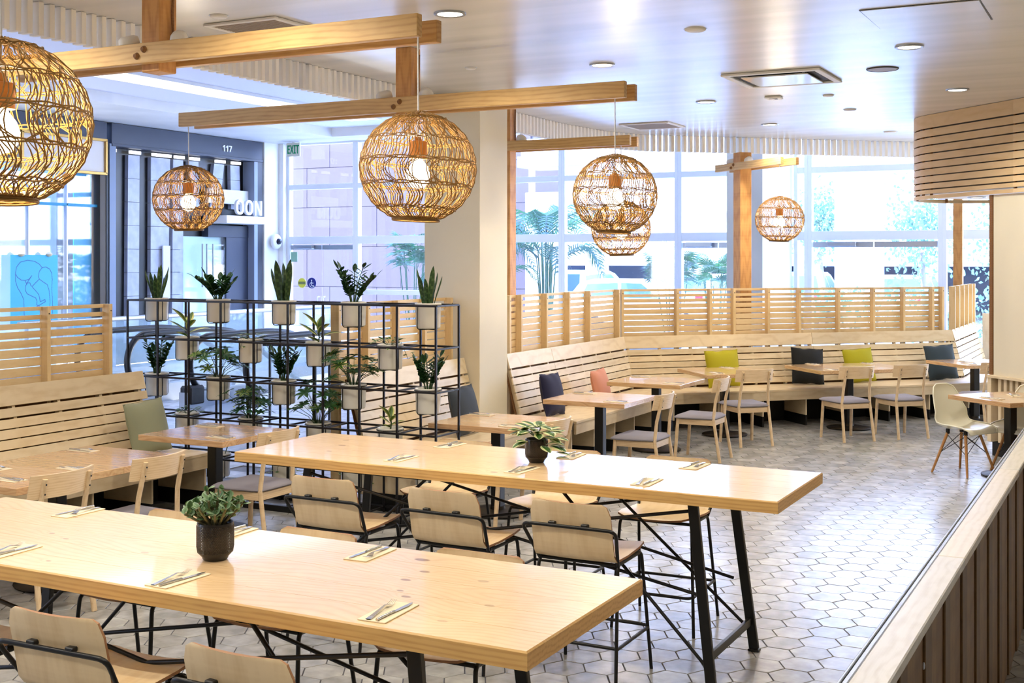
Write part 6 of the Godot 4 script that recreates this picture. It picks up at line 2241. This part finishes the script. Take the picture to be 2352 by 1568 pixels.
func knife_mesh() -> ArrayMesh:     # lies along -z, 0.21 long
	var s := Soup.new()
	s.tube([Vector3(0, 0.0045, 0.105), Vector3(0, 0.0055, 0.08), Vector3(0, 0.005, 0.03), Vector3(0, 0.004, 0.005)], 0.0048, 8)
	var th = 0.0012
	var o = [Vector2(-0.006, 0.01), Vector2(0.006, 0.01), Vector2(0.0085, -0.06), Vector2(0.005, -0.095), Vector2(0.0, -0.105), Vector2(-0.004, -0.09), Vector2(-0.0055, -0.05)]
	s.prism(o, 0.003, 0.003 + th)
	return s.done()

func build_settings():
	var napkin = block(Vector3(0.098, 0.004, 0.215), 0.0012)
	var fork = fork_mesh()
	var knife = knife_mesh()
	# place, height, direction away from the diner, words
	var list = [
		[-2.936, 3.172, 0.935, 0, 1, "in front of the dark pot on the foreground table"],
		[-2.086, 3.181, 0.935, 0, 1, "nearest the right end of the foreground table, front side"],
		[-3.776, 3.191, 0.935, 0, 1, "at the left photo edge, front side of the foreground table"],
		[-2.558, 3.776, 0.935, 0, -1, "right of the dark pot, far side of the foreground table"],
		[-4.097, 3.814, 0.935, 0, -1, "at the far left corner of the foreground table"],
		[-3.247, 3.814, 0.935, 0, -1, "half hidden behind the dark pot on the foreground table"],
		[-3.634, 6.193, 0.935, 0, -1, "far side of the middle table, left end"],
		[-3.634, 5.664, 0.935, 0, 1, "near side of the middle table, left end"],
		[-2.879, 5.645, 0.935, 0, 1, "left of the trailing plant pot, near side of the middle table"],
		[-2.841, 6.174, 0.935, 0, -1, "right of the trailing plant pot on the middle table"],
		[-2.181, 5.626, 0.935, 0, 1, "near side of the middle table, right end"],
		[-2.124, 6.174, 0.935, 0, -1, "far side of the middle table, right end"],
		[-6.30, 5.20, 0.74, 1, 0, "bench side of the left edge table, farther left"],
		[-5.86, 5.42, 0.74, -1, 0, "on the left edge table behind the nearer wooden chair"],
		[-6.36, 5.96, 0.74, 1, 0, "on the left edge table below the sage cushion"],
		[-5.90, 4.97, 0.74, -1, 0, "at the near corner of the left edge table"],
		[-6.42, 7.28, 0.74, 1, 0, "far edge of the table in front of the plant stand"],
		[-5.95, 6.86, 0.74, -1, 0, "near corner of the table in front of the plant stand"],
		[-4.90, 8.86, 0.74, 1, 0, "bench side of the table by the cream column"],
		[-4.34, 8.36, 0.74, -1, 0, "chair side of the table by the cream column"],
		[-4.80, 10.74, 0.74, 1, 0, "below the pink cushion on its table"],
		[-4.26, 10.22, 0.74, -1, 0, "chair side of the pink cushion's table"],
		[-4.92, 12.52, 0.74, 1, 0, "bench side of the bench corner table"],
		[-4.36, 12.02, 0.74, -1, 0, "chair side of the bench corner table"],
		[-4.43, 14.03, 0.74, 0.7, -0.7, "bench side of the turned table left of the black cushion"],
		[-4.33, 13.34, 0.74, -0.7, 0.7, "chair side of the turned table left of the black cushion"],
		[-3.64, 14.98, 0.74, 0.7, -0.7, "below the right yellow cushion, bench side"],
		[-3.27, 14.36, 0.74, -0.7, 0.7, "chair side of the wide turned table"],
		[-3.06, 15.40, 0.74, 0.7, -0.7, "right end of the wide turned table, bench side"],
		[-2.02, 16.22, 0.74, 0.7, -0.7, "far corner table below the grey blue cushion, bench side"],
		[-1.95, 15.95, 0.74, -0.7, 0.7, "far corner table, chair side"],
		[-1.12, 12.42, 0.74, 0.3, -1, "wall side of the table at the right edge"],
		[-1.28, 12.08, 0.74, 0.8, -0.5, "near corner of the table at the right edge"]]
	for k in list.size():
		var d = list[k]
		var turn = yaw_to(d[3], d[4]) + rng.randf_range(-0.06, 0.06)
		var at = W(d[0], d[1], d[2])
		var b = Basis(Vector3.UP, turn)
		var n = part(self, "napkin", napkin, mat.napkin, at + Vector3(0, 0.0022, 0), Vector3(0, turn, 0))
		tag(n, "folded paper napkin " + d[5], "napkin", "folded napkins under the cutlery")
		var f = part(self, "fork", fork, mat.steel, at + b * Vector3(-0.022, 0.0045, 0.01), Vector3(0, turn + 0.10, 0))
		tag(f, "steel fork " + d[5], "fork", "forks on the napkins")
		var kn = part(self, "knife", knife, mat.steel, at + b * Vector3(0.022, 0.0043, 0.0), Vector3(0, turn - 0.04, 0))
		tag(kn, "steel knife " + d[5], "knife", "knives on the napkins")

# ---------------------------------------------------------------- ceiling fittings
func build_ceiling_fittings():
	var lens = turned([Vector2(0, 0.0), Vector2(0.083, 0.0), Vector2(0.083, 0.006), Vector2(0, 0.006)], 24)
	var trim = turned([Vector2(0.083, 0.006), Vector2(0.084, -0.002), Vector2(0.098, -0.006), Vector2(0.106, -0.003), Vector2(0.107, 0.008)], 28)
	var glow = glowing(Color(1.0, 0.95, 0.86), 5.0)
	var words = ["glowing recessed downlight above the end of the top left beam", "glowing recessed downlight above the middle beam's right half", "glowing recessed downlight above the right window, far one of the left row", "small glowing downlight nearest the batten fringe in the middle", "glowing downlight between the access panel and the round speaker", "glowing downlight just left above the curved soffit"]
	for k in downlight_spots.size() - 1:
		var s = downlight_spots[k]
		var l = words[k] if k < 6 else "added recessed downlight out of view, put in for fill light"
		var t = thing("downlight", l, "ceiling light", W(s[0], s[1], 3.632), 0.0, "recessed ceiling downlights" if k < 6 else "added downlights out of view")
		part(t, "lens", lens, glow, Vector3(0, -0.001, 0))
		part(t, "trim_ring", trim, mat.brushed)
	var u = thing("downlight", "small downlight in the underside of the curved soffit", "ceiling light", W(-1.75, 15.0, 2.742))
	part(u, "lens", lens, glow, Vector3(0, 0.0, 0))
	part(u, "trim_ring", trim, mat.brushed)
	# round blank covers, detectors, speaker
	var cap = turned([Vector2(0, -0.012), Vector2(0.05, -0.012), Vector2(0.058, -0.006), Vector2(0.06, 0.004)], 22)
	var caps = [[-5.45, 6.27, 1.0, "small round white cap in the ceiling left of the top grille"], [-2.81, 8.18, 1.25, "round white sprinkler cover in the middle of the ceiling"], [-2.78, 12.06, 0.9, "small round cap behind the square cassette"], [-2.84, 13.32, 1.1, "small round cap nearer the batten fringe at right"], [-5.05, 8.95, 0.8, "small thin round cap left of the cream column"], [-2.88, 15.88, 1.4, "pale round cap at the far end of the ceiling"]]
	for c in caps:
		var t = thing("sprinkler", c[3], "sprinkler", W(c[0], c[1], 3.638))
		part(t, "cover", cap, mat.white, Vector3.ZERO, Vector3.ZERO, Vector3(c[2], 1, c[2]))
		part(t, "rim", turned([Vector2(0.06, 0.002), Vector2(0.066, 0.0), Vector2(0.066, 0.003)], 22), mat.brushed, Vector3.ZERO, Vector3.ZERO, Vector3(c[2], 1, c[2]))  # thin ring stands in for the shadow line round the cover
	var sp = thing("ceiling_speaker", "round grey ceiling speaker with perforated face", "speaker", W(-1.99, 10.61, 3.638))
	part(sp, "grille", turned([Vector2(0, -0.006), Vector2(0.12, -0.006), Vector2(0.125, 0.002)], 28), plain(Color(0.70, 0.70, 0.76), 0.6))
	part(sp, "rim", turned([Vector2(0.124, 0.002), Vector2(0.126, -0.008), Vector2(0.133, -0.006), Vector2(0.134, 0.002)], 28), mat.rail_steel)
	# slotted air grilles
	var grilles = [[-5.43, 6.75, "square slotted air grille at the top left of the ceiling"], [-5.28, 13.8, "square slotted air grille by the batten corner"]]
	for gdef in grilles:
		var t = thing("air_grille", gdef[2], "vent", W(gdef[0], gdef[1], 3.638), 0.0, "slotted ceiling grilles")
		part(t, "duct", block(Vector3(0.54, 0.004, 0.54), 0.0), plain(Color(0.10, 0.09, 0.08), 0.8), Vector3(0, -0.001, 0))
		for q in [[0, 0.29, 0.62, 0.04], [0, -0.29, 0.62, 0.04], [0.29, 0, 0.04, 0.54], [-0.29, 0, 0.04, 0.54]]:
			part(t, "frame", block(Vector3(q[2], 0.016, q[3]), 0.003), mat.white, Vector3(q[0], -0.008, q[1]))
		for k in 18:
			part(t, "blade", block(Vector3(0.54, 0.010, 0.016), 0.0), plain(Color(0.66, 0.60, 0.52), 0.6), Vector3(0, -0.008, -0.255 + 0.03 * k))
	# four way cassette with a polished plate
	var cs = thing("air_cassette", "square four way air outlet with a bright centre plate", "vent", W(-2.87, 10.70, 3.638))
	for q in [[0, 0.40, 0.86, 0.06], [0, -0.40, 0.86, 0.06], [0.40, 0, 0.06, 0.74], [-0.40, 0, 0.06, 0.74]]:
		part(cs, "frame", block(Vector3(q[2], 0.02, q[3]), 0.004), mat.white, Vector3(q[0], -0.01, q[1]))
	part(cs, "throat", block(Vector3(0.74, 0.004, 0.74), 0.0), plain(Color(0.16, 0.15, 0.14), 0.7), Vector3(0, -0.002, 0))
	part(cs, "plate", block(Vector3(0.58, 0.012, 0.58), 0.003), plain(Color(0.92, 0.91, 0.88), 0.12), Vector3(0, -0.022, 0))
	for q in [[0.25, 0.25], [-0.25, 0.25], [0.25, -0.25], [-0.25, -0.25]]:
		part(cs, "spacer", block(Vector3(0.02, 0.014, 0.02), 0.0), mat.brushed, Vector3(q[0], -0.010, q[1]))
	var bx = thing("smoke_detector", "small square white detector behind the cassette", "detector", W(-3.29, 11.94, 3.638), 0.1)
	part(bx, "case", block(Vector3(0.16, 0.02, 0.16), 0.005), mat.white, Vector3(0, -0.01, 0))
	part(bx, "slot", block(Vector3(0.08, 0.004, 0.02), 0.0), mat.black, Vector3(0, -0.021, 0.02))
	part(bx, "slot", block(Vector3(0.03, 0.004, 0.03), 0.0), mat.black, Vector3(0.02, -0.021, -0.03))
	var ac = thing("access_panel", "flush rectangular access panel in the ceiling at upper right", "panel", W(-1.29, 8.40, 3.638))
	part(ac, "joint", block(Vector3(0.735, 0.003, 0.72), 0.0), mat.black, Vector3(0, 0.0, 0))
	part(ac, "leaf", block(Vector3(0.72, 0.006, 0.705), 0.001), mat.ceiling, Vector3(0, -0.003, 0), Vector3(0, 0.006, 0))
